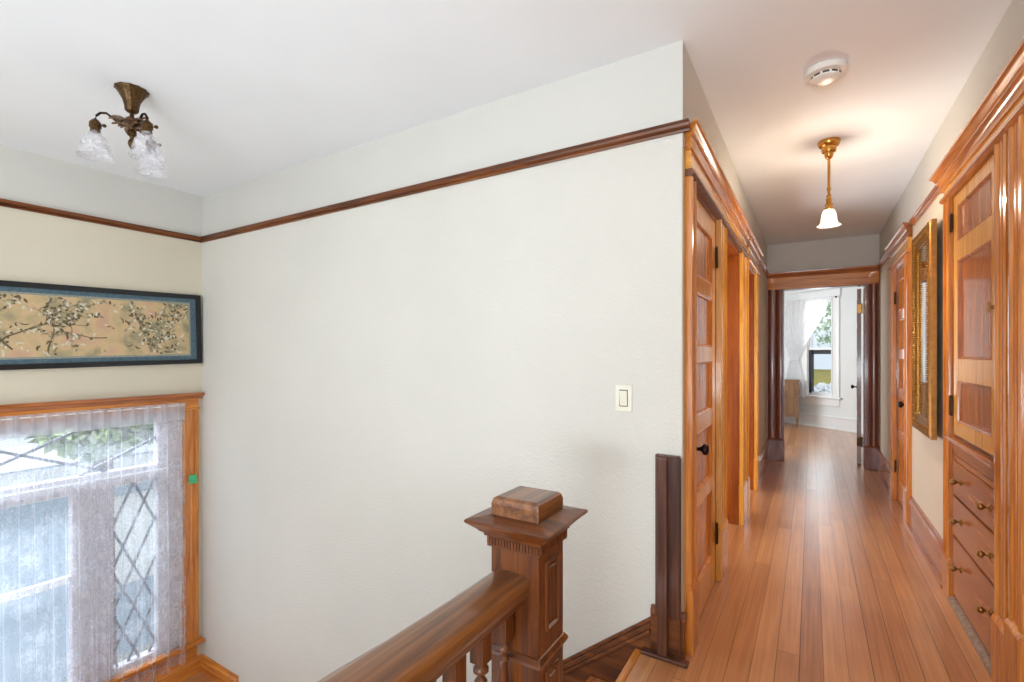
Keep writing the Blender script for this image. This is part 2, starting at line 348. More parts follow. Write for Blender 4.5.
# ---------------------------------------------------------------- shell
b = BM(); box(b, -0.63, XR+0.15, -3.1, YW, -0.12, 0); box(b, XL, XR+0.15, YW, YW+TH, -0.12, 0); box(b, XL-1.7, XR+0.15, YW+TH, 12.2, -0.12, 0)
box(b, -3.2, XL-1.7, 6.9, 12.2, -0.12, 0); box(b, XR+.15, 2.6, 6.9, 12.2, -.12, 0)
struct('floor', b, 'floor', 'orange fir board floor running down the hall', 'floor')
b = BM(); box(b, XW-0.15, XW+0.55, -3.0, YW, -1.50, -1.38); box(b, XW-.15, -2.38, -3.0, YW, -1.70, -1.58)
struct('floor_landing', b, 'floor', 'fir board stair landing under the lace-curtained window', 'floor')
b = BM(); box(b, XW-0.15, 2.6, -3.15, 12.2, H, H+0.12)
struct('ceiling', b, 'ceil', 'white plaster ceiling over stairwell and hall', 'ceiling')
def wallstrip(fr, t0, t1, z0, z1, holes, n0=-TH, n1=0.0, bm=None):     # solid wall minus rectangular holes (t0,t1,z0,z1), sorted in t
    b = bm or BM(); t = t0
    for h in sorted(holes):
        if h[0] > t: fr.box(b, n0, n1, t, h[0], z0, z1)
        if h[2] > z0: fr.box(b, n0, n1, h[0], h[1], z0, h[2])
        if h[3] < z1: fr.box(b, n0, n1, h[0], h[1], h[3], z1)
        t = h[1]
    if t < t1: fr.box(b, n0, n1, t, t1, z0, z1)
    return b
# long white wall over the stairs, hall walls: below and above the picture rail are painted differently
b = BM(); FW.box(b, -TH, 0, XW, XL, -1.75, PR-0.03); struct('wall_stair', b, 'wall', 'big blank white textured wall above the staircase', 'wall')
b = BM(); FW.box(b, -TH, 0, XW, XL, PR-0.03, H); struct('wall_stair_upper', b, 'upper', 'white band of stairwell wall above the dark picture rail', 'wall')
HL = [(2.28, 3.00, 0, OPT+.01), (3.22, 4.08, 0, OPT+.01), (4.44, 5.20, 0, OPT+.01)]
b = wallstrip(FL, YW+TH, YE, 0, PR-0.03, HL); struct('wall_left', b, 'cream', 'cream left wall of the hall with door openings', 'wall')
b = BM(); FL.box(b, -TH, 0, YW+TH, YE, PR-0.03, H); struct('wall_left_upper', b, 'upper', 'white upper band of the left hall wall', 'wall')
b = wallstrip(FRt, -3.0, YE, 0, PR-0.03, [(4.83, 5.52, 0, OPT+.01)]); struct('wall_right', b, 'cream', 'cream right wall of the hall behind the mirror', 'wall')
b = BM(); FRt.box(b, -TH, 0, -3.0, YE, PR-0.03, H); struct('wall_right_upper', b, 'upper', 'white upper band of the right hall wall', 'wall')
b = wallstrip(FE, XL-TH, XR+TH, 0, PR-0.03, [(-0.303, 0.532, 0, 2.10)]); struct('wall_end', b, 'cream', 'short hall end wall around the bedroom doorway', 'wall')
b = BM(); FE.box(b, -TH, 0, XL-TH, XR+TH, PR-0.03, H); struct('wall_end_upper', b, 'upper', 'white band of wall above the bedroom doorway', 'wall')
WH = [(-0.30, 2.00, -1.12, 0.88)]
b = wallstrip(FN, -3.0, YW, -1.75, PR-0.03, WH); struct('wall_window', b, 'greyc', 'cream stairwell wall holding the curtained window', 'wall')
b = BM(); FN.box(b, -TH, 0, -3.0, YW, PR-0.03, H); struct('wall_window_upper', b, 'upper', 'pale band above the picture rail over the framed tapestry', 'wall')
# unseen rear wall behind the camera; its openings are added to let light in
b = BM(); FRr = Fr((0, -3.0, 0), (0, 1, 0), (1, 0, 0))
wallstrip(FRr, XW-TH, XR+TH, -1.75, H, [(-3.9, -1.3, 0.3, 2.3), (-0.8, 0.6, 0.55, 2.45)], bm=b)
struct('wall_rear', b, 'wall', 'unseen wall behind the viewpoint with openings added for light', 'wall')
# closet and side rooms behind the left openings
b = BM(); box(b, XL-1.7, XL-1.6, YW+TH, YE, 0, H); box(b, XL-1.6, XL-TH, 3.10, 3.16, 0, H); box(b, XL-1.6, XL-TH, 4.20, 4.30, 0, H); box(b, XL-1.6, XL-TH, 5.6, 5.7, 0, H)
struct('wall_side_rooms', b, 'cream', 'cream partition walls of the rooms off the left openings', 'wall')
# bedroom shell
KH = [(0.44, 0.88, 0.58, 2.27)]
b = wallstrip(FB, -1.2, 2.6, 0, H, KH)
struct('wall_bay', b, 'bedwall', 'white angled bedroom wall with the sheer-curtained window', 'wall')
b = BM(); box(b, -3.2, XL-TH, YE+TH-.1, YE+TH, 0, H); box(b, XR+TH, 2.6, YE+TH-.1, YE+TH, 0, H); box(b, 1.6, 1.7, YE+TH, 9.3, 0, H)
wallstrip(Fr((-2.3, 0, 0), (1, 0, 0), (0, 1, 0)), YE+TH, 12.1, 0, H, [(7.6, 9.2, 0.6, 2.2)], bm=b)
struct('wall_bedroom', b, 'bedwall', 'white side walls of the far bedroom', 'wall')
b = BM(); FB.box(b, 0, 0.02, -1.2, 2.6, 0, 0.20); FB.box(b, 0, 0.032, -1.2, 2.6, 0.20, 0.225); FB.box(b, 0, 0.03, -1.2, 2.6, 0, 0.03)
struct('baseboard_bedroom', b, 'whitetrim', 'tall white baseboard under the bedroom window', 'baseboard', 0.004)
b = BM(); FB.box(b, 0, 0.03, -1.2, 2.6, 2.44, 2.49); struct('trim_bedroom', b, 'whitetrim', 'white picture moulding near the bedroom ceiling', 'trim', 0.005)

# picture rails
RP = [(0, -0.040), (0.010, -0.040), (0.013, -0.032), (0.008, -0.026), (0.018, -0.018), (0.022, -0.008), (0.030, -0.004), (0.030, 0.003), (0, 0.003)]
def rail(name, fr, t0, t1, mat, label, par=None):
    b = BM(); fr.prof_t(b, [(n, PR+z) for n, z in RP], t0, t1)
    return struct(name, b, mat, label, 'picture rail') if par is None else obj(name, b, mat, par)
rail('trim_1', FW, XW+0.02, XL+0.03, 'oakx', 'dark wooden picture rail along the big white stair wall')
rail('trim_2', FN, -3.0, YW-0.005, 'oaky', 'dark wooden picture rail above the framed tapestry')
rail('trim_3', FL, 5.50, YE, 'redy', 'short picture rail at the far end of the left hall wall')
rail('trim_4', FRt, 5.80, YE, 'redy', 'short picture rail between far right door and end wall')
rail('trim_5', FRt, 3.60, 4.62, 'redy', 'picture rail above the gilt mirror')

# baseboards
def bprof(h): return [(0, 0), (0.020, 0), (0.020, h-0.05), (0.026, h-0.045), (0.026, h-0.03), (0.016, h-0.02), (0.012, h-0.004), (0.008, h), (0, h)]
b = BM(); FL.prof_t(b, bprof(0.24), 5.33, YE-0.02); FL.box(b, 0.02, 0.035, 5.33, YE-.02, 0, 0.02); struct('baseboard_left', b, 'redy', 'moulded brown baseboard at far left of the hall', 'baseboard')
b = BM(); FRt.prof_t(b, bprof(0.24), 5.62, YE-0.02); FRt.box(b, 0.02, 0.035, 5.62, YE-.02, 0, 0.02); struct('baseboard_right', b, 'redy', 'moulded brown baseboard past the far right door', 'baseboard')
b = BM(); FRt.prof_t(b, bprof(0.23), 3.55, 4.71); FRt.box(b, 0.02, 0.036, 3.55, 4.71, 0, 0.022); struct('baseboard_right_middle', b, 'redy', 'worn brown baseboard below the gilt mirror', 'baseboard')
b = BM(); FN.prof_t(b, [(n, z-1.38) for n, z in bprof(0.135)], -3.0, YW-0.01); struct('baseboard_window', b, 'orangey', 'orange wood baseboard under the stairwell window', 'baseboard')
b = BM(); FW.prof_t(b, [(n, z-1.38) for n, z in bprof(0.135)], XW+0.01, -3.86); struct('baseboard_corner', b, 'orangex', 'short orange baseboard in the landing corner', 'baseboard')

# ---------------------------------------------------------------- casing and entablature builders
def casprof(t0, t1, n=0.024):
    w = t1-t0; e = min(0.02, w*0.18)
    return [(t0, 0), (t0, n+0.006), (t0+e, n+0.008), (t0+e*1.3, n-0.003), (t0+w*0.45, n), (t0+w*0.5, n-0.004), (t0+w*0.55, n), (t1-e*1.3, n-0.003), (t1-e, n+0.008), (t1, n+0.006), (t1, 0)]
def casing(fr, t0, t1, z0, z1, mat, par, plinth=0.30, n=0.024, pn=0.036):
    b = BM(); fr.prof_z(b, casprof(t0, t1, n), z0+plinth, z1); obj('casing', b, mat, par, smooth=True)
    if plinth:
        b = BM(); fr.box(b, 0, pn, t0-0.006, t1+0.006, z0, z0+plinth-0.02)
        fr.prof_t(b, [(0, z0+plinth-0.02), (pn, z0+plinth-0.02), (n, z0+plinth+0.004), (0, z0+plinth+0.004)], t0-0.006, t1+0.006)
        obj('plinth_block', b, mat, par, 0.003)
def entab(fr, t0, t1, mats, par, zb=OPT, top=PR, out=0.066, m0=1, m1=1):
    # bead over the opening, plain frieze, stepped crown
    b = BM(); fr.prof_t(b, [(0, zb+0.01), (0.03, zb+0.01), (0.042, zb+0.018), (0.042, zb+0.03), (0.03, zb+0.04), (0, zb+0.04)], t0-0.012*m0, t1+0.012*m1); obj('head_bead', b, mats[0], par, smooth=True)
    f1 = top-0.105
    b = BM(); fr.box(b, 0, 0.026, t0, t1, zb+0.04, f1); obj('frieze', b, mats[1], par)
    o = out
    pr = [(0, f1), (0.034, f1), (0.036, f1+0.012), (0.029, f1+0.013), (0.031, f1+0.03), (o*0.55, f1+0.048), (o*0.66, f1+0.052), (o*0.66, f1+0.064), (o*0.72, f1+0.067), (o*0.84, f1+0.084), (o*0.92, f1+0.088), (o, f1+0.091), (o, f1+0.105), (0, f1+0.105)]
    b = BM(); L = len(pr)
    # mitred ends: the profile returns to the wall
    A = [b.verts.new(fr.p(n, t0-n*m0, z)) for n, z in pr]; B = [b.verts.new(fr.p(n, t1+n*m1, z)) for n, z in pr]
    loft(b, A, B); obj('crown_moulding', b, mats[2], par, smooth=True)
def jamb(fr, t0, t1, z1, mat, par, z0=0, d=TH+0.004):
    b = BM(); fr.box(b, -d, 0.004, t0-0.02, t0, z0, z1); fr.box(b, -d, 0.004, t1, t1+0.02, z0, z1); fr.box(b, -d, 0.004, t0-0.02, t1+0.02, z1, z1+0.02)
    obj('jamb', b, mat, par)
def panelled(fr, par, name, t0, t1, z0, z1, n, th, panels, st, mz, mt, mp, ax='y'):
    """stile-and-rail leaf: frame mesh + recessed panels with sloped sticking"""
    leaf = BM(); fr.box(leaf, n-th, n, t0, t0+st, z0, z1); fr.box(leaf, n-th, n, t1-st, t1, z0, z1)
    zz = z0
    for a, c in panels:
        fr.box(leaf, n-th, n, t0+st, t1-st, zz, a); zz = c
    fr.box(leaf, n-th, n, t0+st, t1-st, zz, z1)
    lo = obj(name, leaf, mz, par)
    for a, c in panels:
        b = BM(); u0, u1 = t0+st, t1-st; g = 0.014; rec = 0.013; g2 = 0.018
        def ring(off, nn): return [b.verts.new(fr.p(nn, *q)) for q in ((u0+off, a+off), (u1-off, a+off), (u1-off, c-off), (u0+off, c-off))]
        R = [ring(0, n-0.001), ring(0.003, n+0.002), ring(g*0.7, n-0.003), ring(g, n-rec), ring(g+g2, n-rec)]
        for p, q in zip(R, R[1:]):
            for i in range(4): b.faces.new((p[i], p[(i+1) % 4], q[(i+1) % 4], q[i]))
        b.faces.new(R[-1])
        back = ring(0, n-th+0.002)
        for i in range(4): b.faces.new((R[0][i], back[i], back[(i+1) % 4], R[0][(i+1) % 4]))
        b.faces.new(back[::-1])
        obj('panel', b, mp, lo)
    return lo
def knob(fr, par, n, t, z, mat='bronze', r=0.027, plate=True, stem=0.035):
    k = BM(); q = fr.p(0, t, z); rot = Matrix.Translation(Vector(q)) @ fr.n.to_track_quat('Z', 'Y').to_matrix().to_4x4()
    prof = [(0.022, n), (0.022, n+0.004), (0.009, n+0.008), (0.008, n+stem*0.7), (r*0.55, n+stem), (r*0.95, n+stem+0.008), (r, n+stem+0.016), (r*0.85, n+stem+0.026), (r*0.4, n+stem+0.031)]
    capped(k, [(a, zz) for a, zz in prof], seg=20, mat=rot); o = obj('door_knob', k, mat, par, smooth='all')
    if plate:
        p = BM(); fr.box(p, n, n+0.004, t-0.022, t+0.022, z-0.13, z+0.06); obj('escutcheon_plate', p, mat, par, 0.001)
    return o
def hinge(fr, par, n, t, z, h=0.09, mat='hinge'):
    b = BM(); fr.box(b, n, n+0.003, t-0.014, t+0.014, z-h/2, z+h/2)
    x, y, _ = fr.p(n+0.007, t, 0); capped(b, [(0.003, z-h/2-0.012), (0.007, z-h/2-0.006), (0.007, z+h/2+0.006), (0.003, z+h/2+0.012)], x, y, 10)
    return obj('hinge', b, mat, par)
FIVE = [(0.18, 0.56), (0.63, 0.92), (1.00, 1.26), (1.34, 1.60), (1.68, 1.94)]

# ---------------------------------------------------------------- left side of the hall
d1 = thing('door_1', 'closed five-panel orange wood door with black knob at left, nearest the newel', 'door', (XL, 2.65, 0), kind='structure')
casing(FL, 2.20, 2.30, 0, OPT+0.01, 'orangez', d1); casing(FL, 3.00, 3.235, 0, OPT+0.01, 'honeyz', d1)
jamb(FL, 2.30, 2.98, OPT-0.01, 'redz', d1)
entab(FL, 2.20, 4.33, ('oakz', 'honeyy', 'orangey'), d1)
panelled(FL, d1, 'door_leaf', 2.315, 2.965, 0.008, OPT-0.015, 0.002, 0.036, FIVE, 0.10, 'honeyz', 'honeyy', 'orangez')
knob(FL, d1, 0.002, 2.385, 0.86); hinge(FL, d1, 0.004, 2.975, 1.85, 0.1); hinge(FL, d1, 0.004, 2.975, 0.28, 0.1)
d2 = thing('door_2', 'open cased doorway with dark orange jamb beside the panelled door', 'doorway', (XL, 3.65, 0), kind='structure')
jamb(FL, 3.24, 4.06, OPT-0.01, 'jambz', d2); casing(FL, 4.06, 4.30, 0, OPT+0.01, 'honeyz', d2)
d3 = thing('door_3', 'second narrower open doorway further down the left side', 'doorway', (XL, 4.8, 0), kind='structure')
jamb(FL, 4.46, 5.18, OPT-0.01, 'jambz', d3); casing(FL, 4.36, 4.46, 0, OPT+0.01, 'honeyz', d3); casing(FL, 5.18, 5.32, 0, OPT+0.01, 'honeyz', d3)
entab(FL, 4.46, 5.36, ('orangey', 'honeyy', 'orangey'), d3)

# corner post against the stair wall
gp = thing('wall_post', 'dark narrow wooden post and foot against the white wall beside door', 'post', (-0.53, YW-0.03, 0))
b = BM(); FW.box(b, 0, 0.028, -0.578, -0.476, 0.17, 0.865); FW.box(b, 0.026, 0.036, -.475, -.468, .02, .86); obj('backing_board', b, 'darkpost', gp, 0.003)
b = BM(); FW.box(b, 0.028, 0.058, -0.563, -0.521, 0.016, 0.858); obj('post_strip', b, 'darkpost', gp, 0.004)
b = BM(); FW.box(b, 0.026, 0.066, -0.630, -0.435, 0.0, 0.016); obj('foot', b, 'darkpost', gp, 0.004)
b = BM(); FW.box(b, 0, 0.022, -0.60, -0.458, 0.0, 0.165); FW.prof_t(b, [(0, .16), (.022, .16), (.026, .17), (.024, .185), (.012, .2), (0, .2)], -0.60, -0.452)
struct('baseboard_stair', b, 'oakx', 'stub of brown baseboard behind the dark wall post', 'baseboard', 0.002)
b = BM(); FW.box(b, -0.012, 0.002, XL-0.004, XL+0.004, 0.2, PR-.1); FL.box(b, 0, 0.003, YW-.002, YW+0.04, 0.2, PR-0.10); struct('trim_corner', b, 'chip', 'chipped plaster edge of the stair wall corner', 'wall corner')

# ---------------------------------------------------------------- staircase
st = thing('staircase', 'wooden staircase descending left along the big white wall', 'stairs', (-1.5, 1.7, -1.58))
rise, go = 1.58/8, 0.25; SLOPE = rise/go
for i in range(1, 8):
    z = -rise*i; x1 = -0.63 - go*(i-1); b = BM()
    box(b, x1-go-0.0, x1+0.0, 1.20, YW-0.026, z-0.03, z); obj('tread', b, 'redy', st, 0.004)
for i in range(8):
    x1 = -0.63 - go*i; b = BM(); box(b, x1-0.02, x1-0.001, 1.20, YW-0.026, -rise*(i+1), -rise*i-0.03); obj('riser', b, 'oaky', st)
b = BM(); box(b, -0.665, -0.6305, 1.33, YW-0.03, -0.03, 0.002); obj('top_nosing', b, 'orangey', st, 0.008)
def slant(b, n0, n1, zo0, zo1, xa=-0.60, xb=-2.55):
    za = 0.135; zb = za + (xb-xa)*0.78
    P = []
    for z_ in (zo0, zo1):
        P += [FW.p(n0, xb, zb+z_), FW.p(n1, xb, zb+z_), FW.p(n1, xa, za+z_), FW.p(n0, xa, za+z_)]
    hexa(b, P)
b = BM(); slant(b, 0, 0.022, -0.42, -0.05); obj('skirt_board', b, 'oakx', st)
b = BM(); slant(b, 0, 0.034, -0.055, -0.035); slant(b, 0, 0.026, -0.035, -0.008); slant(b, 0, 0.014, -0.008, 0.012); obj('skirt_moulding', b, 'oakx', st, 0.003)
b = BM(); box(b, -0.66, -0.632, -3.0, 1.30, -0.35, -0.002); obj('fascia_board', b, 'redy', st)

# ---------------------------------------------------------------- stair railing with newel
NX, NY = -0.704, 1.236
rl = thing('stair_railing', 'dark oak stair railing with square capped newel post and turned balusters', 'railing', (NX, NY, 0))
hw = 0.077
nb = BM(); box(nb, NX-hw, NX+hw, NY-hw, NY+hw, 0.0, 0.80); npost = obj('newel_post', nb, 'oakz', rl, 0.003)
def sq(b, prof, cx=NX, cy=NY):     # square lathe: (half width, z)
    rings = [[b.verts.new((cx+sx*h, cy+sy*h, z)) for sx, sy in ((-1,-1),(1,-1),(1,1),(-1,1))] for h, z in prof]
    for a, c in zip(rings, rings[1:]):
        for i in range(4): b.faces.new((a[i], a[(i+1)%4], c[(i+1)%4], c[i]))
    b.faces.new(rings[0][::-1]); b.faces.new(rings[-1])
b = BM(); sq(b, [(hw, 0.752), (hw+0.008, 0.754), (hw+0.008, 0.782), (hw+0.014, 0.784), (hw+0.016, 0.792), (hw+0.024, 0.797), (hw+0.030, 0.804), (hw+0.054, 0.824), (hw+0.056, 0.830), (hw+0.052, 0.834), (hw, 0.842)]); obj('newel_cap', b, 'oakx', npost)
b = BM()                             # dentils
for s in range(4):
    for k in range(17):
        u = -hw-0.006 + (k+0.5)*(2*hw+0.012)/17; w = 0.0028; q0, q1 = hw+0.0075, hw+0.0115
        if s == 0: box(b, NX+u-w, NX+u+w, NY-q1, NY-q0, 0.760, 0.780)
        if s == 1: box(b, NX+q0, NX+q1, NY+u-w, NY+u+w, 0.760, 0.780)
        if s == 2: box(b, NX+u-w, NX+u+w, NY+q0, NY+q1, 0.760, 0.780)
        if s == 3: box(b, NX-q1, NX-q0, NY+u-w, NY+u+w, 0.760, 0.780)
obj('dentil_band', b, 'oakz', npost)
b = BM(); sq(b, [(hw+0.001, 0.838), (hw+0.001, 0.874), (hw-0.003, 0.887), (hw-0.013, 0.893)]); obj('cap_block', b, 'railtop', npost, 0.005)
b = BM(); sq(b, [(hw, 0.448), (hw+0.010, 0.452), (hw+0.012, 0.462), (hw+0.004, 0.474), (hw, 0.476)]); obj('newel_collar', b, 'oakx', npost, 0.002)
for (z0, z1) in ((0.53, 0.725), (0.10, 0.42)):
    for s in (1, -1):
        b = BM(); x = NX + s*hw
        def rr(off, d): return [b.verts.new((x+s*d, NY+yy, zz)) for yy, zz in ((-0.040+off, z0+off), (0.040-off, z0+off), (0.040-off, z1-off), (-0.040+off, z1-off))]
        R = [rr(0, -0.004), rr(0.001, 0.007), rr(0.008, 0.008), rr(0.012, 0.002), rr(0.019, 0.001), rr(0.022, 0.006), rr(0.030, 0.005)]
        for p, q in zip(R, R[1:]):
            for i in range(4): b.faces.new((p[i], p[(i+1)%4], q[(i+1)%4], q[i]))
        b.faces.new(R[-1]); b.faces.new(R[0][::-1]); obj('raised_panel', b, 'oakz', npost)
# handrail: rounded top, bead and fillet below
RX = -0.716
HP = [(-0.050, 0.634), (-0.059, 0.644), (-0.060, 0.668), (-0.057, 0.679), (-0.050, 0.687), (-0.040, 0.690), (-0.018, 0.693), (0.0, 0.694), (0.018, 0.693), (0.040, 0.690), (0.050, 0.687), (0.057, 0.679), (0.060, 0.668), (0.057, 0.640), (0.050, 0.630), (0.042, 0.626), (0.042, 0.614), (0.034, 0.604), (0.022, 0.602), (0.022, 0.594), (-0.022, 0.594), (-0.022, 0.602), (-0.034, 0.604), (-0.042, 0.614), (-0.042, 0.626)]
b = BM(); ys = [NY-hw, 1.05, 0.95, 0.85, 0.75, 0.65, 0.5, 0.3, 0.0, -1.0, -2.99]; prev = None
for y in ys:
    ring = []
    for x, z in HP:
        fl = 0.0
        if x < -0.03 and y < 1.0: fl = -min(0.04, (1.0-y)*0.10) * (1 if z < 0.672 else 0.35)
        ring.append(b.verts.new((RX+x+fl, y, z if not (x < -.05 and y < .8 and z > .65) else z)))
    if prev:
        for i in range(len(ring)): b.faces.new((prev[i], prev[(i+1) % len(ring)], ring[(i+1) % len(ring)], ring[i]))
    else: b.faces.new(ring)
    prev = ring
b.faces.new(prev[::-1]); hr = obj('handrail', b, 'railtop', rl, smooth=True)
b = BM(); box(b, RX-0.035, RX+0.035, -2.99, NY-hw, 0.0, 0.03); obj('shoe_rail', b, 'oaky', rl, 0.003)
def baluster(y):
    b = BM(); s = 0.020
    for z0, z1 in ((0.03, 0.20), (0.52, 0.596)): box(b, RX-s, RX+s, y-s, y+s, z0, z1)
    prof = [(0.019, 0.52), (0.013, 0.513), (0.020, 0.503), (0.020, 0.495), (0.011, 0.488), (0.010, 0.480), (0.017, 0.470), (0.011, 0.462), (0.012, 0.44), (0.020, 0.37), (0.022, 0.33), (0.015, 0.27), (0.011, 0.245), (0.019, 0.236), (0.019, 0.228), (0.012, 0.22), (0.019, 0.20)]
    capped(b, prof[::-1], RX, y, 16); return obj('baluster', b, 'oakz', rl, loc=(RX, y, 0), smooth=True)
b0 = baluster(NY-hw-0.035)
for k in range(1, 28):
    c = b0.copy(); C.objects.link(c); c.parent = rl; c.location = b0.location + Vector((0, -0.108*k, 0))

# ---------------------------------------------------------------- stair window (window_1)
w1 = thing('window_1', 'stairwell window in wooden casing with leaded diamond panes behind lace', 'window', (XW, 0.85, -1.12), kind='structure')
b = BM(); FN.prof_z(b, casprof(2.00, 2.118, 0.022), -1.09, 0.845); obj('casing', b, 'orangez', w1, smooth=True)
b = BM(); FN.prof_z(b, casprof(-0.418, -0.30, 0.022), -1.09, 0.845); obj('casing', b, 'orangez', w1, smooth=True)
b = BM(); FN.box(b, 0, 0.024, -0.42, 2.12, 0.845, 0.93); FN.prof_t(b, [(0, 0.838), (0.034, 0.838), (0.036, 0.848), (0.024, 0.856), (0, 0.856)], 1.985, 2.128); obj('head_casing', b, 'orangey', w1, 0.002)
b = BM(); FN.prof_t(b, [(0, 0.925), (0.028, 0.925), (0.034, 0.94), (0.05, 0.952), (0.062, 0.958), (0.062, 0.978), (0, 0.978)], -0.46, 2.148); obj('crown_moulding', b, 'redy', w1, smooth=True)
b = BM(); FN.box(b, 0, 0.075, -0.46, 2.148, -1.12, -1.09); obj('sill', b, 'orangey', w1, 0.006)
b = BM(); FN.box(b, 0, 0.022, -0.41, 2.11, -1.245, -1.12); obj('apron', b, 'orangey', w1, 0.003)
# frame members set back in the wall
b = BM(); d0, d1_ = -0.10, -0.02
FN.box(b, d0, d1_, -0.30, -0.15, -1.12, 0.88); FN.box(b, d0, d1_, 1.84, 2.0, -1.12, 0.88)
for t0, t1 in ((-0.15, 1.84),): FN.box(b, d0, d1_, t0, t1, 0.78, 0.88); FN.box(b, d0, d1_, t0, t1, 0.31, 0.425); FN.box(b, d0, d1_, t0, t1, -1.12, -1.06)
FN.box(b, d0, d1_, 1.31, 1.55, -1.06, 0.31); FN.box(b, d0, d1_, 0.14, 0.38, -1.06, 0.31)
obj('window_frame', b, 'sash', w1, 0.004)
b = BM(); FN.box(b, -0.09, -0.05, 0.38, 1.31, -0.32, -0.27); obj('meeting_rail', b, 'whitetrim', w1, 0.004)
for (t0, t1, z0, z1) in ((-0.15, 1.84, 0.425, 0.78), (0.38, 1.31, -1.06, 0.31), (1.55, 1.84, -1.06, 0.31), (-0.15, 0.14, -1.06, 0.31)):
    b = BM(); FN.box(b, -0.066, -0.062, t0, t1, z0, z1); obj('pane', b, 'glass', w1)
def lattice(par, t0, t1, z0, z1, m_, ca, cb_, step_a, step_b, w=0.019):
    b = BM(); k0 = -24
    def clip(sl, c):
        pts = []
        for t in (t0, t1):
            z = sl*t + c
            if z0 <= z <= z1: pts.append((t, z))
        for z in (z0, z1):
            t = (z-c)/sl
            if t0 < t < t1: pts.append((t, z))
        return sorted(pts)[:2] if len(pts) >= 2 else None
    for sl, c, stp in ((m_, ca, step_a), (-m_, cb_, step_b)):
        for k in range(k0, 25):
            p = clip(sl, c + k*stp)
            if not p: continue
            (a, za), (e, ze) = p[0], p[-1]; dx, dz = e-a, ze-za; ln = math.hypot(dx, dz)
            if ln < 0.02: continue
            ox, oz = -dz/ln*w/2, dx/ln*w/2
            q = [(a-ox, za-oz), (e-ox, ze-oz), (e+ox, ze+oz), (a+ox, za+oz)]
            hexa(b, [FN.p(-0.070, t, z) for t, z in q] + [FN.p(-0.058, t, z) for t, z in q])
    obj('lead_lattice', b, 'lead', par)
lattice(w1, -0.15, 1.84, 0.425, 0.78, 0.43, -0.16, 1.42, 0.33, 0.34)
lattice(w1, 1.55, 1.84, -1.06, 0.31, 2.3, -3.255, 3.875, 0.322, 0.322, 0.016)
lattice(w1, -0.15, 0.14, -1.06, 0.31, 2.3, 0.655, -0.035, 0.322, 0.322, 0.016)

# lace curtain: gathered cloth on a rod, two widths
def curtain(name, fr, n, T0, T1, ztop, zbot, folds, seed, mats, head=0.13, amp=0.014, cols=190, rows=46, par=None, label='', cat='curtain'):
    r = random.Random(seed); ph = [r.uniform(0, 6.28) for _ in range(6)]; b = BM(); G = []
    for j in range(rows+1):
        v = j/rows; row = []
        for i in range(cols+1):
            u = i/cols; t = T0 + (T1-T0)*u
            zb = zbot(u) if callable(zbot) else zbot
            z = ztop + (zb-ztop)*v
            a = amp*(0.55+0.75*v)
            ww = u*folds + 0.10*math.sin(3*v+ph[0]) + 0.35*math.sin(7*u+ph[1])
            nn = n + a*math.sin(6.283*ww) + 0.45*a*math.sin(6.283*ww*2.3+ph[2]+v) + (0.25*amp*math.sin(6.283*u*folds*5+ph[3]) if v < 0.08 else 0)
            tt = t + 0.5*a*math.cos(6.283*ww) - 0.012*v*(u-0.5)*0
            if u > 0.97: tt = t + 0.012*v*v
            row.append(b.verts.new(fr.p(nn, tt, z)))
        G.append(row)
    for j in range(rows):
        for i in range(cols):
            f = b.faces.new((G[j][i], G[j][i+1], G[j+1][i+1], G[j+1][i])); f.smooth = True
            if len(mats) > 1 and j/rows*(ztop - (zbot(0.5) if callable(zbot) else zbot)) < head: f.material_index = 1
    o = obj(name, b, mats, par, closed=False)
    if label: tag(o, label, cat, 'lace curtains at the stairwell window')
    return o
hem = lambda u: -1.225 - 0.012*math.sin(18*u) + (-0.0 if u > 0.84 else -0.10)
curtain('lace_curtain', FN, 0.058, 0.70, 2.005, 0.905, hem, 15, 3, ['lace', 'lacehead'], amp=0.017, label='long white lace curtain over the stairwell window, right width', cat='curtain')
curtain('lace_curtain', FN, 0.058, -0.34, 0.68, 0.905, -1.32, 12, 9, ['lace', 'lacehead'], amp=0.017, label='white lace curtain width further left along the same stairwell rod', cat='curtain')
b = BM(); tube(b, [FN.p(0.056, -0.36, 0.885), FN.p(0.056, 2.0, 0.885)], 0.005); tag(obj('curtain_rod', b, 'trimw', None, smooth=True), 'thin white rod carrying the lace curtain', 'curtain rod')
b = BM(); tube(b, [FN.p(0.012, -0.30, 0.40), FN.p(0.012, 1.995, 0.385)], 0.006); tag(obj('tension_rod', b, 'trimw', None, smooth=True), 'thin white rod across window behind the lace at mid height', 'curtain rod')
b = BM(); FN.box(b, 0.031, 0.036, 2.04, 2.10, 0.235, 0.295); FN.box(b, 0.036, 0.040, 2.045, 2.103, 0.225, 0.255); tag(obj('tape_scrap', b, 'green', None), 'small green square of tape on the window casing', 'tape')

# ---------------------------------------------------------------- framed tapestry
pc = thing('framed_tapestry', 'long black-framed tan embroidered panel with blue mat above the window', 'picture', (XW, 0.85, 1.22))
T0, T1, Z0, Z1 = -0.45, 2.145, 1.222, 1.795; fw = 0.036
b = BM()
for a in ((T0, T1, Z0, Z0+fw), (T0, T1, Z1-fw, Z1), (T0, T0+fw, Z0+fw, Z1-fw), (T1-fw, T1, Z0+fw, Z1-fw)): FN.box(b, 0.004, 0.034, *a)
obj('frame', b, 'black', pc, 0.003)
b = BM(); FN.box(b, 0.004, 0.020, T0+fw, T1-fw, Z0+fw, Z1-fw); obj('mat_board', b, 'bluemat', pc)
mw = 0.045; b = BM(); FN.box(b, 0.018, 0.022, T0+fw+mw, T1-fw-mw, Z0+fw+mw-0.014, Z1-fw-mw+0.014); obj('dotted_border', b, 'greymat', pc)
b = BM(); a0, a1, c0, c1 = T0+fw+mw+0.014, T1-fw-mw-0.014, Z0+fw+mw, Z1-fw-mw
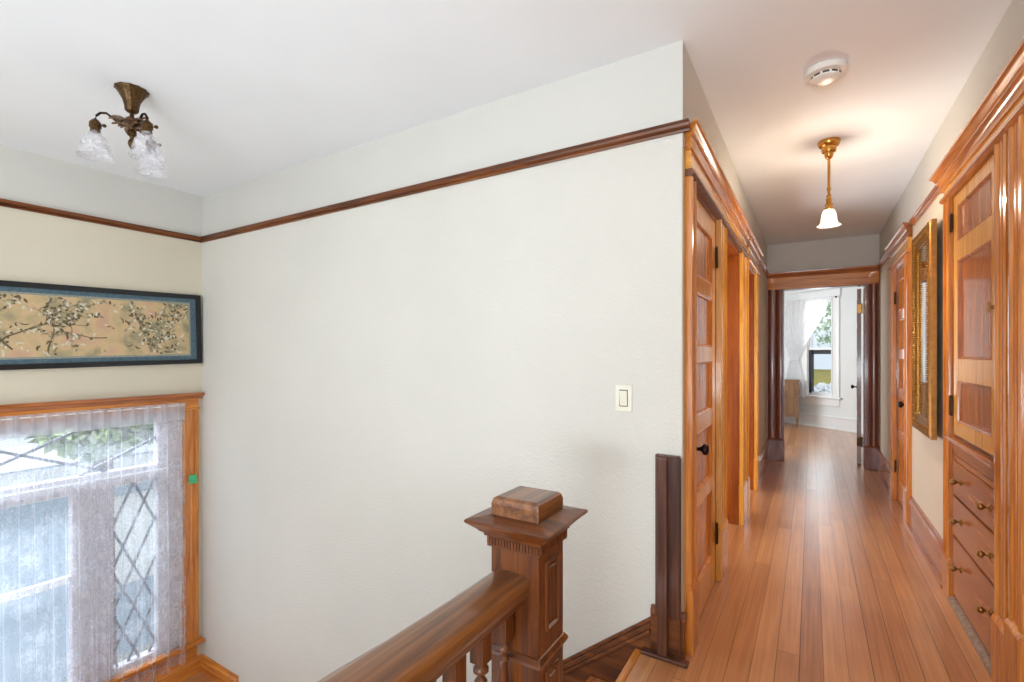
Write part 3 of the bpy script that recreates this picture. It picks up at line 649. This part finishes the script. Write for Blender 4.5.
FN.box(b, 0.020, 0.024, a0, a1, c0, c1)
for f in b.faces: f.material_index = 0
SN = [0]
def stroke(pts, w, mi, taper=True):
    SN[0] += 1; n1 = 0.0244 + (SN[0] % 70)*2.5e-5; k = len(pts); Ls = []
    for i, (t, z) in enumerate(pts):
        p, q = pts[max(i-1, 0)], pts[min(i+1, k-1)]; dx, dz = q[0]-p[0], q[1]-p[1]; l = math.hypot(dx, dz) or 1
        ww = w*(1-0.75*i/(k-1)) if taper else w*math.sin(math.pi*(0.08+0.84*i/(k-1)))
        Ls.append(((t-dz/l*ww/2, z+dx/l*ww/2), (t+dz/l*ww/2, z-dx/l*ww/2)))
    V = [[b.verts.new(FN.p(n1, min(max(t, a0+.004), a1-.004), min(max(z, c0+.004), c1-.004))) for t, z in pr] for pr in Ls]
    for p, q in zip(V, V[1:]): f = b.faces.new((p[0], p[1], q[1], q[0])); f.material_index = mi
pr_ = random.Random(21)
def branch(t, z, ang, ln, w, depth, mi):
    pts = [(t, z)]; a = ang
    for _ in range(7):
        a += pr_.uniform(-0.35, 0.35); t += math.cos(a)*ln/7; z += math.sin(a)*ln/7
        
        if not (c0+.015 < z < c1-.015): a = -a*0.6; z = min(max(z, c0+.015), c1-.015)
        pts.append((t, z))
    stroke(pts, w, mi)
    for p in pts[2:]:
        if depth and pr_.random() < 0.5: branch(p[0], p[1], a + pr_.choice((-1, 1))*pr_.uniform(0.5, 1.2), ln*0.55, w*0.55, depth-1, mi if pr_.random() < .7 else 2)
        if pr_.random() < 0.85:
            q = pr_.uniform(0, 6.28); l2 = pr_.uniform(0.014, 0.034); mm = pr_.choice((1, 1, 2, 2, 3))
            stroke([(p[0]+math.cos(q)*l2*s, p[1]+math.sin(q)*l2*s) for s in (0, .33, .66, 1)], 0.016, mm, False)
for (t, z, a, ln, w, mi) in ((1.78, c0+.02, 2.0, 0.36, 0.030, 2), (1.80, c0+.06, 0.9, 0.38, 0.022, 2), (1.78, c0+.2, 0.4, 0.30, 0.018, 2), (1.17, c0+.02, 1.4, 0.32, 0.014, 1), (0.85, c0+.02, 0.5, 0.6, 0.016, 1), (1.0, c0+.05, 2.3, 0.4, 0.012, 1), (1.50, c0+.13, 2.9, 0.36, 0.010, 1), (0.5, c0+.05, 1.0, 0.4, 0.016, 1), (0.2, c0+.02, 0.6, 0.5, 0.016, 2), (-.2, c0+.02, 0.8, 0.5, 0.018, 1)):
    branch(t, z, a, ln, w*0.8, 2, mi)
for _ in range(230):
    t, z = pr_.uniform(a0+.03, a1-.03), pr_.uniform(c0+.03, c1-.03); q = pr_.uniform(0, 6.28); l2 = pr_.uniform(0.015, 0.05)
    stroke([(t+math.cos(q+s)*l2*s, z+math.sin(q+s)*l2*s) for s in (0, .33, .66, 1)], pr_.uniform(.006, .016), pr_.choice((1, 2, 2, 3, 3)), False)
obj('embroidered_panel', b, ['silk', 'ink', 'sage', 'palethread'], pc, closed=False)
pc.rotation_euler.x = 0.021; pc.location.z -= 0.027

# ---------------------------------------------------------------- three-arm ceiling fixture
cs, sn = math.cos(YAW), math.sin(YAW)
LXc, LYc = -2.935, 1.10
cf = thing('ceiling_light', 'antique brass three-arm ceiling light with etched glass bell shades', 'ceiling light', (LXc, LYc, H))
b = BM(); lathe(b, [(0.001, H-0.001), (0.070, H-0.001), (0.072, H-0.006), (0.064, H-0.012), (0.052, H-0.030), (0.038, H-0.058), (0.031, H-0.085), (0.029, H-0.108), (0.020, H-0.118), (0.009, H-0.122), (0.009, H-0.15), (0.001, H-.15)], LXc, LYc, 48, 0.03, 12); obj('canopy', b, 'oldbrass', cf, smooth='all')
b = BM(); capped(b, [(0.008, H-0.11), (0.010, H-0.14), (0.020, H-0.152), (0.026, H-0.168), (0.018, H-0.19), (0.012, H-0.205), (0.020, H-0.215), (0.020, H-0.232), (0.010, H-0.240), (0.008, H-0.252), (0.015, H-0.262), (0.017, H-0.278), (0.010, H-0.295), (0.003, H-0.305)][::-1], LXc, LYc, 20); obj('stem', b, 'oldbrass', cf, smooth=True)
b = BM(); lr = random.Random(5)
for k in range(30):        # cast acanthus leaves round the hub
    a = 2*math.pi*k/30*3.0 + lr.uniform(-.2, .2); r0, r1 = 0.015, lr.uniform(0.055, 0.095); z0 = H-0.165-lr.uniform(0, 0.03); zt = z0 + lr.uniform(-0.015, 0.025); w = lr.uniform(0.010, 0.018)
    P = []
    for s in range(5):
        q = s/4; r_ = r0+(r1-r0)*q; zz = z0+(zt-z0)*q + 0.012*math.sin(math.pi*q); ww = w*math.sin(math.pi*(0.15+0.8*q))*(1+.3*(s % 2))
        ca, sa = math.cos(a), math.sin(a)
        P.append([(LXc+ca*r_-sa*ww, LYc+sa*r_+ca*ww, zz-.002), (LXc+ca*r_, LYc+sa*r_, zz+0.005), (LXc+ca*r_+sa*ww, LYc+sa*r_-ca*ww, zz-.002), (LXc+ca*r_, LYc+sa*r_, zz-0.005)])
    V = [[b.verts.new(p) for p in row] for row in P]
    for x, y in zip(V, V[1:]):
        for i in range(4): b.faces.new((x[i], x[(i+1) % 4], y[(i+1) % 4], y[i]))
    b.faces.new(V[0]); b.faces.new(V[-1][::-1])
obj('leaf_scrollwork', b, 'castbrass', cf)
ZS = H-0.165
for lat, dep in [(0.142*math.cos(math.radians(a)), 0.142*math.sin(math.radians(a))) for a in (213, 333, 93)]:
    dx, dy = cs*lat - sn*dep, sn*lat + cs*dep
    R_ = math.hypot(dx, dy); ux, uy = dx/R_, dy/R_
    def P(r, z): return (LXc+ux*r, LYc+uy*r, z)
    b = BM(); tube(b, [P(0.02, ZS-0.025), P(0.05, ZS-0.020), P(0.080, ZS+0.004), P(0.100, ZS+0.018), P(0.122, ZS+0.014), P(0.138, ZS-0.004), P(R_, ZS-0.022), P(R_, ZS-0.034)], 0.0055); arm = obj('arm', b, 'bronze', cf, smooth=True)
    x, y = LXc+ux*R_, LYc+uy*R_
    b = BM(); capped(b, [(0.008, ZS-0.022), (0.016, ZS-0.030), (0.024, ZS-0.040), (0.025, ZS-0.062), (0.020, ZS-0.068), (0.021, ZS-0.084), (0.016, ZS-.088)][::-1], x, y, 18)
    vx, vy = ux*0.8-uy*0.6, uy*0.8+ux*0.6
    tube(b, [(x+cs*0.02, y+sn*.02, ZS-0.055), (x+cs*0.040, y+sn*0.040, ZS-0.055)], 0.003, 6); capped(b, [(0.004, ZS-.063), (0.009, ZS-.059), (0.009, ZS-.051), (0.004, ZS-.047)], x+cs*.044, y+sn*.044, 10)
    obj('socket', b, 'oldbrass', arm, smooth=True)
    zt = ZS-0.086; b = BM()
    outp = [(0.022, zt+0.004), (0.024, zt-0.006), (0.030, zt-0.014), (0.044, zt-0.028), (0.054, zt-0.050), (0.060, zt-0.078), (0.066, zt-0.102), (0.076, zt-0.122)]
    inn = [(r-0.003, z) for r, z in outp[::-1]]
    lathe(b, outp+inn, x, y, 40, 0.025, 10); obj('glass_shade', b, 'etched', arm, smooth='all', closed=False)

# ---------------------------------------------------------------- smoke detector and pendant
b = BM(); DX, DY = 0.058, 2.735
sd = thing('smoke_detector', 'round white smoke detector on the hall ceiling', 'smoke detector', (DX, DY, H))
capped(b, [(0.070, H-0.030), (0.086, H-0.026), (0.088, H-0.010), (0.084, H-0.0)], DX, DY, 40); obj('base', b, 'plastic', sd, smooth=True)
b = BM(); capped(b, [(0.058, H-0.040), (0.060, H-0.038), (0.060, H-0.028)], DX, DY, 40); obj('vent_ring', b, 'darkslot', sd)
b = BM(); capped(b, [(0.030, H-0.058), (0.052, H-0.054), (0.062, H-0.046), (0.062, H-0.040)], DX, DY, 40)
for k in range(10):
    a = k*math.pi/5; box(b, DX+math.cos(a)*.058-.004, DX+math.cos(a)*.058+.004, DY+math.sin(a)*.058-.004, DY+math.sin(a)*.058+.004, H-.042, H-.028)
obj('cover', b, 'plastic', sd, smooth=True)
PX, PY = 0.095, 3.66
pd = thing('pendant_light', 'small lit brass rod pendant with white glass shade in the hall', 'pendant light', (PX, PY, H))
b = BM(); capped(b, [(0.010, H-0.115), (0.018, H-0.108), (0.024, H-0.095), (0.026, H-0.078), (0.038, H-0.070), (0.042, H-0.055), (0.042, H-0.042), (0.052, H-0.036), (0.060, H-0.020), (0.062, H-0.006), (0.060, H)], PX, PY, 32); obj('canopy', b, 'brass', pd, smooth=True)
b = BM(); capped(b, [(0.008, 2.29), (0.008, H-0.11)], PX, PY, 14); capped(b, [(0.011, 2.33), (0.011, 2.345)], PX, PY, 14); obj('rod', b, 'brass', pd, smooth=True)
b = BM(); capped(b, [(0.024, 2.205), (0.026, 2.215), (0.020, 2.225), (0.021, 2.245), (0.016, 2.25), (0.017, 2.275), (0.013, 2.28), (0.013, 2.30)], PX, PY, 24); obj('socket', b, 'brass', pd, smooth=True)
b = BM(); o_ = [(0.020, 2.212), (0.030, 2.205), (0.038, 2.185), (0.042, 2.16), (0.044, 2.135), (0.052, 2.118), (0.066, 2.108)]
lathe(b, o_ + [(r-0.003, z) for r, z in o_[::-1]], PX, PY, 36, 0.02, 8); obj('glass_shade', b, 'glow', pd, smooth='all', closed=False)
l = bpy.data.lights.new('pendant_bulb', 'POINT'); l.energy = 46; l.color = (1.0, 0.90, 0.76); l.shadow_soft_size = 0.018
o = bpy.data.objects.new('pendant_bulb', l); C.objects.link(o); o.location = (0, 0, 2.15-H); o.parent = pd

# light switch
sw = thing('light_switch', 'ivory rocker light switch plate on the big white wall', 'light switch', (-0.725, YW, 1.04))
b = BM(); FW.box(b, 0, 0.007, -0.765, -0.687, 1.040, 1.160); obj('plate', b, 'ivory', sw, 0.003)
b = BM(); FW.box(b, 0.006, 0.008, -0.746, -0.706, 1.062, 1.138); obj('switch_surround', b, 'darkslot', sw)
b = BM(); FW.prof_t(b, [(0.006, 1.066), (0.009, 1.066), (0.012, 1.10), (0.016, 1.134), (0.006, 1.134)], -0.743, -0.709); obj('rocker', b, 'ivory', sw)

# ---------------------------------------------------------------- end doorway and open door
d4 = thing('door_4', 'cased doorway at hall end opening onto the bright bedroom', 'doorway', (0.115, YE, 0), kind='structure')
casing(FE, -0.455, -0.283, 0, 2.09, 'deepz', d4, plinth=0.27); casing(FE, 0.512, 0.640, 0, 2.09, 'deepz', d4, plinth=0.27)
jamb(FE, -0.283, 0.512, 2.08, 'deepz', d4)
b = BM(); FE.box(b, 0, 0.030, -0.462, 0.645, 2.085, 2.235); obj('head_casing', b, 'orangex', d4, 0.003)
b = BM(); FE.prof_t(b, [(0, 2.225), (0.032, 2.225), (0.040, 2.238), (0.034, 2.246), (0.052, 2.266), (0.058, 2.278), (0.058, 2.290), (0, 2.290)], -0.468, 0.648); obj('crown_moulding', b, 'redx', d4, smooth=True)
# leaf swung into the bedroom, nearly edge-on
dl = thing('open_door', 'dark wood door swung into the bedroom, seen edge-on', 'door', (0.500, 6.96, 0))
FO = Fr((0.476, 6.96, 0), (-0.9979, 0.066, 0), (0.066, 0.9979, 0))
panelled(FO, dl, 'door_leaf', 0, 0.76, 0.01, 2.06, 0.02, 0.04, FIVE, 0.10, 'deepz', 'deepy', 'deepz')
knob(FO, dl, 0.02, 0.70, 0.88, 'bronze', 0.026)
for z in (1.83, 0.28):
    b = BM(); FO.box(b, -0.035, 0.02, -0.006, 0.0, z-0.05, z+0.05); tube(b, [FO.p(-0.026, -.008, z-.06), FO.p(-0.026, -.008, z+.06)], 0.008, 8); obj('hinge', b, 'knobbrass' if z > 1 else 'hinge', dl)

# ---------------------------------------------------------------- far right door
d5 = thing('door_5', 'closed five-panel door with black knob at far right of hall', 'door', (XR, 5.18, 0), kind='structure')
casing(FRt, 4.72, 4.85, 0, OPT+0.01, 'orangez', d5, plinth=0.27); casing(FRt, 5.50, 5.62, 0, OPT+0.01, 'orangez', d5, plinth=0.27)
jamb(FRt, 4.85, 5.50, OPT-0.01, 'redz', d5); entab(FRt, 4.70, 5.64, ('orangey', 'honeyy', 'redy'), d5)
panelled(FRt, d5, 'door_leaf', 4.86, 5.49, 0.008, OPT-0.015, -0.006, 0.036, FIVE, 0.095, 'orangez', 'orangey', 'orangez')
knob(FRt, d5, -0.006, 4.92, 0.90); hinge(FRt, d5, 0.004, 5.495, 1.80); hinge(FRt, d5, 0.004, 5.495, 0.30)

# ---------------------------------------------------------------- gilt mirror
mr = thing('wall_mirror', 'tall mirror in ornate antique gold frame on the right hall wall', 'mirror', (XR-0.03, 4.0, 0.80))
t0, t1, z0, z1 = 3.70, 4.30, 0.800, 2.088
def fring(fr, b, prof, t0, t1, z0, z1):      # picture-frame sweep: prof (offset inward, n)
    R = [[b.verts.new(fr.p(n, t, z)) for t, z in ((t0+o, z0+o), (t1-o, z0+o), (t1-o, z1-o), (t0+o, z1-o))] for o, n in prof]
    for i in range(len(R)):
        p, q = R[i], R[(i+1) % len(R)]
        for k in range(4): b.faces.new((p[k], p[(k+1) % 4], q[(k+1) % 4], q[k]))
b = BM(); fring(FRt, b, [(0, 0.027), (0, 0.052), (0.010, 0.060), (0.022, 0.060), (0.022, 0.027)], t0, t1, z0, z1); obj('outer_frame', b, 'goldflat', mr, 0.002)
b = BM(); fring(FRt, b, [(0.020, 0.030), (0.022, 0.058), (0.034, 0.062), (0.050, 0.058), (0.075, 0.050), (0.088, 0.046), (0.094, 0.050), (0.102, 0.044), (0.102, 0.030)], t0, t1, z0, z1)
fo = obj('carved_frame', b, 'gold', mr)
b = BM()
def ped(t, z, r):
    x, y, _ = FRt.p(0.050, t, 0); rot = Matrix.Translation((x, y, z)) @ FRt.n.to_track_quat('Z', 'Y').to_matrix().to_4x4()
    capped(b, [(r, -0.012), (r*0.95, 0.006), (r*0.6, 0.013), (r*.2, .016)], seg=8, mat=rot)
for z in [z0+0.035+0.042*k for k in range(30)]:
    for t in (t0+0.045, t1-0.045): ped(t, z, 0.012); ped(t, z+.021, .009)
    for t in (t0+0.096, t1-0.096):
        if z0+.11 < z < z1-.11:
            for q in range(3): ped(t, z+.014*q, .006)
for t in [t0+0.05+0.042*k for k in range(13)]:
    for z in (z0+0.045, z1-0.045): ped(t, z, 0.012)
for st_, sz in ((t0+.07, z0+.07), (t1-.07, z0+.07), (t0+.07, z1-.07), (t1-.07, z1-.07)): ped(st_, sz, 0.028)
obj('carved_ornament', b, 'gold', fo)
b = BM(); FRt.box(b, 0.030, 0.040, t0+0.09, t1-0.09, z0+0.09, z1-0.09); obj('mirror_glass', b, 'mirror', mr)
b = BM(); FRt.box(b, 0.0, 0.029, 3.97, 4.03, 1.9, 1.96); obj('hanging_cleat', b, 'redz', mr)

# ---------------------------------------------------------------- built-in linen cabinet
lc = thing('linen_cabinet', 'built-in wooden linen cabinet with panelled door above three brass-knobbed drawers', 'cabinet', (XR, 3.04, 0))
C0, C1 = 2.665, 3.415          # front between pilasters
b = BM(); FRt.box(b, 0, 0.003, C0, C1, 0, OPT+0.09); obj('gap_shade_backing', b, 'oakz', lc); b = BM(); FRt.box(b, 0, 0.012, C0, C1, 0.775, 0.835); FRt.box(b, 0, .0085, C0, C1, .02, .055)  # dark oak backing paints the shade in the gaps between drawers
FRt.box(b, 0, 0.012, C0, C0+0.006, 0.05, 0.8); FRt.box(b, 0, 0.012, C1-0.012, C1, 0.05, 0.8); FRt.box(b, 0, 0.012, C0, C1, 0.749, 0.778)
obj('face_frame', b, 'redy', lc)
casing(FRt, C1, 3.545, 0, OPT+0.07, 'orangez', lc, plinth=0.22, n=0.022, pn=0.032); casing(FRt, 2.525, C0, 0, OPT+0.07, 'orangez', lc, plinth=0.27, n=0.022, pn=0.036)
entab(FRt, 2.502, 3.545, ('orangey', 'honeyy', 'orangey'), lc, zb=OPT+0.06, top=2.300, out=0.075, m0=0)
b = BM(); FRt.prof_t(b, [(0, 0.838), (0.024, 0.838), (0.036, 0.846), (0.040, 0.856), (0.036, 0.866), (0, 0.870)], C0-0.004, C1+0.02); obj('ledge', b, 'redy', lc)
cdr = panelled(FRt, lc, 'cabinet_door', C0+0.004, C1-0.035, 0.885, OPT+0.055, 0.014, 0.012, [(0.955, 1.165), (1.275, 1.775), (1.875, 2.055)], 0.085, 'honeyz', 'honeyy', 'redz')
b = BM(); FRt.box(b, 0.014, 0.018, C0+0.012, C0+0.052, 1.475, 1.505); FRt.box(b, 0.018, 0.034, C0+0.026, C0+0.034, 1.482, 1.498); FRt.box(b, 0.034, 0.040, C0+0.020, C0+0.040, 1.468, 1.512); obj('latch', b, 'knobbrass', cdr, 0.002)
hinge(FRt, lc, 0.015, C1-0.022, 1.99, 0.075); hinge(FRt, lc, 0.015, C1-0.022, 1.03, 0.085)
for (z0, z1, kz) in ((0.575, 0.745, 0.665), (0.362, 0.562, 0.468), (0.058, 0.348, 0.235)):
    b = BM(); FRt.box(b, 0.0, 0.018, C0+0.010, C1-0.014, z0, z1); dr = obj('drawer', b, 'redy', lc, 0.003)
    for t in (2.755, 3.215):
        x, y, _ = FRt.p(0.017, t, 0); rot = Matrix.Translation((x, y, kz)) @ FRt.n.to_track_quat('Z', 'Y').to_matrix().to_4x4()
        b = BM(); capped(b, [(0.017, 0), (0.017, 0.003), (0.007, 0.006), (0.006, 0.018), (0.011, 0.022), (0.016, 0.028), (0.016, 0.034), (0.010, 0.041), (0.003, 0.043)], seg=18, mat=rot); obj('knob', b, 'knobbrass', dr, smooth='all')
b = BM(); FRt.prof_t(b, [(0, 0), (0.034, 0), (0.032, 0.012), (0.022, 0.022), (0.008, 0.026), (0, 0.026)], C0+0.02, C1); obj('toe_strip', b, 'worn', lc, smooth=True)
# neighbouring tall closet front, cut by the frame edge
cl = thing('closet_front', 'tall wooden closet surround at right edge beside the linen cabinet', 'closet', (XR, 1.8, 0))
casing(FRt, 2.36, 2.495, 0, OPT+0.07, 'orangez', cl, plinth=0.33, n=0.024, pn=0.040)
casing(FRt, 1.30, 1.43, 0, OPT+0.07, 'honeyz', cl, plinth=0.33, n=0.024, pn=0.040)
entab(FRt, 1.30, 2.500, ('orangey', 'honeyy', 'orangey'), cl, zb=OPT+0.06, top=2.300, out=0.075, m1=0)
panelled(FRt, cl, 'closet_door', 1.44, 2.35, 0.01, OPT+0.055, 0.012, 0.011, FIVE, 0.11, 'honeyz', 'honeyy', 'honeyz')
knob(FRt, cl, 0.012, 1.50, 0.92)
b = BM(); FRt.box(b, 0, 0.010, 2.495, 2.525, 0, 2.2); struct('gap_shade_strip', b, 'oakz', 'dark strip painted as the shaded gap between linen cabinet and closet', 'trim')  # dark oak stands in for the shade inside this narrow gap

# ---------------------------------------------------------------- bedroom window, curtain, dresser
w2 = thing('window_2', 'white-framed bedroom sash window with partly black lower screen', 'window', FB.p(0, 0.66, 0.5), kind='structure')
b = BM(); FB.prof_z(b, casprof(0.30, 0.435, 0.022), 0.55, 2.30); FB.prof_z(b, casprof(0.885, 1.02, 0.022), 0.55, 2.30); obj('casing', b, 'whitetrim', w2)
b = BM(); FB.box(b, 0, 0.026, 0.28, 1.04, 2.27, 2.40); FB.box(b, 0, 0.045, 0.27, 1.05, 2.395, 2.42); obj('head_casing', b, 'whitetrim', w2, 0.004)
b = BM(); FB.box(b, 0, 0.06, 0.26, 1.06, 0.53, 0.56); FB.box(b, 0, 0.02, 0.30, 1.02, 0.40, 0.53); obj('sill', b, 'whitetrim', w2, 0.004)
b = BM(); FB.box(b, -0.09, -0.03, 0.44, 0.475, 0.58, 2.27); FB.box(b, -0.09, -0.03, 0.845, 0.88, 1.40, 2.27); FB.box(b, -0.09, -0.03, 0.44, 0.88, 2.23, 2.27); FB.box(b, -0.09, -0.02, 0.44, 0.88, 1.375, 1.415); FB.box(b, -0.09, -0.03, 0.44, 0.88, 0.58, 0.62); obj('sash', b, 'whitetrim', w2, 0.003)
b = BM(); FB.box(b, -0.085, -0.02, 0.835, 0.88, 0.60, 1.375); FB.box(b, -0.085, -0.05, 0.475, 0.88, 1.30, 1.375); obj('screen_frame', b, 'screen', w2)
for z0, z1 in ((1.41, 2.23), (0.62, 1.375)):
    b = BM(); FB.box(b, -0.062, -0.058, 0.475, 0.845, z0, z1); obj('pane', b, 'glass', w2)
b = BM(); tube(b, [FB.p(0.07, 0.33, 2.275), FB.p(0.07, 1.85, 2.275)], 0.006)
for k in (0.34, 1.84):
    tube(b, [FB.p(0.0, k, 2.275), FB.p(0.07, k, 2.275)], 0.006, 8)
tag(obj('curtain_rod', b, 'whitetrim', None, smooth=True), 'white curtain rod over the bedroom window', 'curtain rod')
rod2 = bpy.data.objects['curtain_rod.001']
for k in (0.32, 1.86):
    b = BM(); rot = Matrix.Translation(FB.p(0.07, k, 2.275)); capped(b, [(0.006, -0.016), (0.015, -0.008), (0.015, 0.008), (0.006, 0.016)], seg=12, mat=rot); obj('finial', b, 'bronze', rod2)
b = BM(); cols, rows = 120, 60; G = []     # sheer swept to a tie
for j in range(rows+1):
    v = j/rows; z = 2.285 + (0.50-2.285)*v; row = []
    zt = 1.19; 
    for i in range(cols+1):
        u = i/cols; top = 0.42 + 1.30*u; tie = 1.02 + 0.17*u; bot = 0.90 + 0.42*u
        if z > zt:
            s = (2.285-z)/(2.285-zt); e = s*s*(3-2*s); e = 0.45*s+0.55*e; t = top + (tie-top)*e
            if u < 0.5: t -= 0.03*math.sin(math.pi*s)*(1-2*u)
        else: s = (zt-z)/(zt-0.5); t = tie + (bot-tie)*math.sin(s*math.pi/2)
        n = 0.075 + 0.018*math.sin(u*6.283*13+0.4*math.sin(v*5)) * (0.6 if abs(z-zt) < 0.1 else 1)
        row.append(b.verts.new(FB.p(n, t, z)))
    G.append(row)
for j in range(rows):
    for i in range(cols): f = b.faces.new((G[j][i], G[j][i+1], G[j+1][i+1], G[j+1][i])); f.smooth = True
sc_ = tag(obj('sheer_curtain', b, 'sheer', None, closed=False), 'white sheer curtain tied back at the bedroom window', 'curtain')
b = BM(); tube(b, [FB.p(0.11, 1.0, 1.20), FB.p(0.115, 1.1, 1.185), FB.p(0.10, 1.21, 1.20), FB.p(0.02, 1.24, 1.21)], 0.012, 8); obj('tie_band', b, 'whitetrim', sc_)

ds = thing('dresser', 'small brown wooden dresser by the bedroom curtain', 'dresser', (-0.55, 10.15, 0))
dx0, dx1, dy0, dy1 = -1.05, -0.185, 9.95, 10.30
b = BM(); box(b, dx0, dx1, dy0, dy1, 0.19, 0.82); obj('body', b, 'dresser', ds, 0.006)
b = BM(); box(b, dx0-0.012, dx1+0.012, dy0-0.012, dy1+.01, 0.82, 0.845); obj('top', b, 'dresser', ds, 0.005)
for k in range(2):
    for x0, x1 in ((dx0+0.03, -0.63), (-0.60, dx1-0.03)):
        z0 = 0.23 + k*0.29; b = BM(); box(b, x0, x1, dy0-0.012, dy0, z0, z0+0.26); dd = obj('drawer', b, 'rattan', ds, 0.004)
        b = BM(); capped(b, [(0.006, z0+.12), (0.012, z0+.13), (0.006, z0+.14)], (x0+x1)/2, dy0-0.022, 10); box(b, (x0+x1)/2-.003, (x0+x1)/2+.003, dy0-.02, dy0-.01, z0+.127, z0+.133); obj('knob', b, 'knobbrass', dd)
for x in (dx0+0.03, dx1-0.03):
    for y in (dy0+0.03, dy1-0.03):
        b = BM(); capped(b, [(0.010, 0), (0.013, 0.02), (0.022, 0.19)], x, y, 12); obj('leg', b, 'dresser', ds, smooth=True)

# ---------------------------------------------------------------- outside
GZ = -3.4
b = BM(); box(b, -40, XW-0.2, -25, 45, GZ-0.2, GZ); box(b, XW-.2, 40, 12.6, 45, GZ-.2, GZ); tag(obj('ground', b, 'lawn', None), 'pale ground outside the windows', 'ground', kind='structure')
def house(name, label, x0, x1, y0, y1, ze, zr, wm, axis, bands=True):
    h = thing(name, label, 'house', ((x0+x1)/2, (y0+y1)/2, GZ))
    b = BM(); box(b, x0, x1, y0, y1, GZ, ze); obj('walls', b, wm, h)
    b = BM(); e = 0.5
    if axis == 'y': pts = [(x0-e, ze-.1), ((x0+x1)/2, zr), (x1+e, ze-.1)]; A = [b.verts.new((p, y0-e, z)) for p, z in pts]; B = [b.verts.new((p, y1+e, z)) for p, z in pts]
    else: pts = [(y0-e, ze-.1), ((y0+y1)/2, zr), (y1+e, ze-.1)]; A = [b.verts.new((x0-e, p, z)) for p, z in pts]; B = [b.verts.new((x1+e, p, z)) for p, z in pts]
    loft(b, A, B); obj('roof', b, 'roofg', h)
    return h
hA = house('neighbour_house', 'pale blue neighbouring house seen through the lace curtain', -15, -9.2, -4.5, 6.5, -0.1, 0.9, 'siding', 'y')
b = BM(); box(b, -9.2, -9.12, -4.5, 6.5, -0.75, -0.3); obj('trim_board', b, 'trimw', hA)
for y in (-2.8, -0.6, 1.3, 3.4):
    b = BM(); box(b, -9.2, -9.14, y-0.45, y+0.45, -2.3, -0.9); obj('house_window', b, 'trimw', hA, .01)
hB = house('neighbour_house', 'yellow-walled outbuilding with white roof outside bedroom window', -3.2, 5.5, 20.5, 26, 0.87, 2.3, 'yellow', 'x')
hB.name = 'garden_house'
def tree(label, x, y, zc, r, seed, lm='leaf'):
    t = thing('garden_tree', label, 'tree', (x, y, GZ)); rr = random.Random(seed)
    b = BM(); capped(b, [(0.16, GZ), (0.10, zc)], x, y, 10); obj('trunk', b, 'bark', t)
    b = BM()
    for _ in range(2600):
        d = Vector((rr.gauss(0, 1), rr.gauss(0, 1), rr.gauss(0, 0.9))).normalized() * r * rr.uniform(0.35, 1.0) ** 0.5
        c = Vector((x, y, zc)) + d; s = rr.uniform(0.05, 0.11)
        a = Vector((rr.gauss(0, 1), rr.gauss(0, 1), rr.gauss(0, 1))).normalized(); e = a.orthogonal().normalized()
        q = [b.verts.new(c + a*s), b.verts.new(c + e*s*0.6), b.verts.new(c - a*s), b.verts.new(c - e*s*0.6)]; b.faces.new(q)
    obj('foliage', b, lm, t, closed=False)
tree('leafy tree beyond the stairwell window top', -7.8, 2.60, 0.70, 0.75, 1)
tree('leafy bush low outside the stairwell side panes', -7.6, 4.3, -2.7, 0.7, 2)
tree('leafy tree above the yellow outbuilding', 1.3, 15.6, 3.1, 2.0, 3)
tree('white-flowering bush in front of the yellow outbuilding', 0.4, 18.0, -0.35, 0.75, 4, 'trimw')
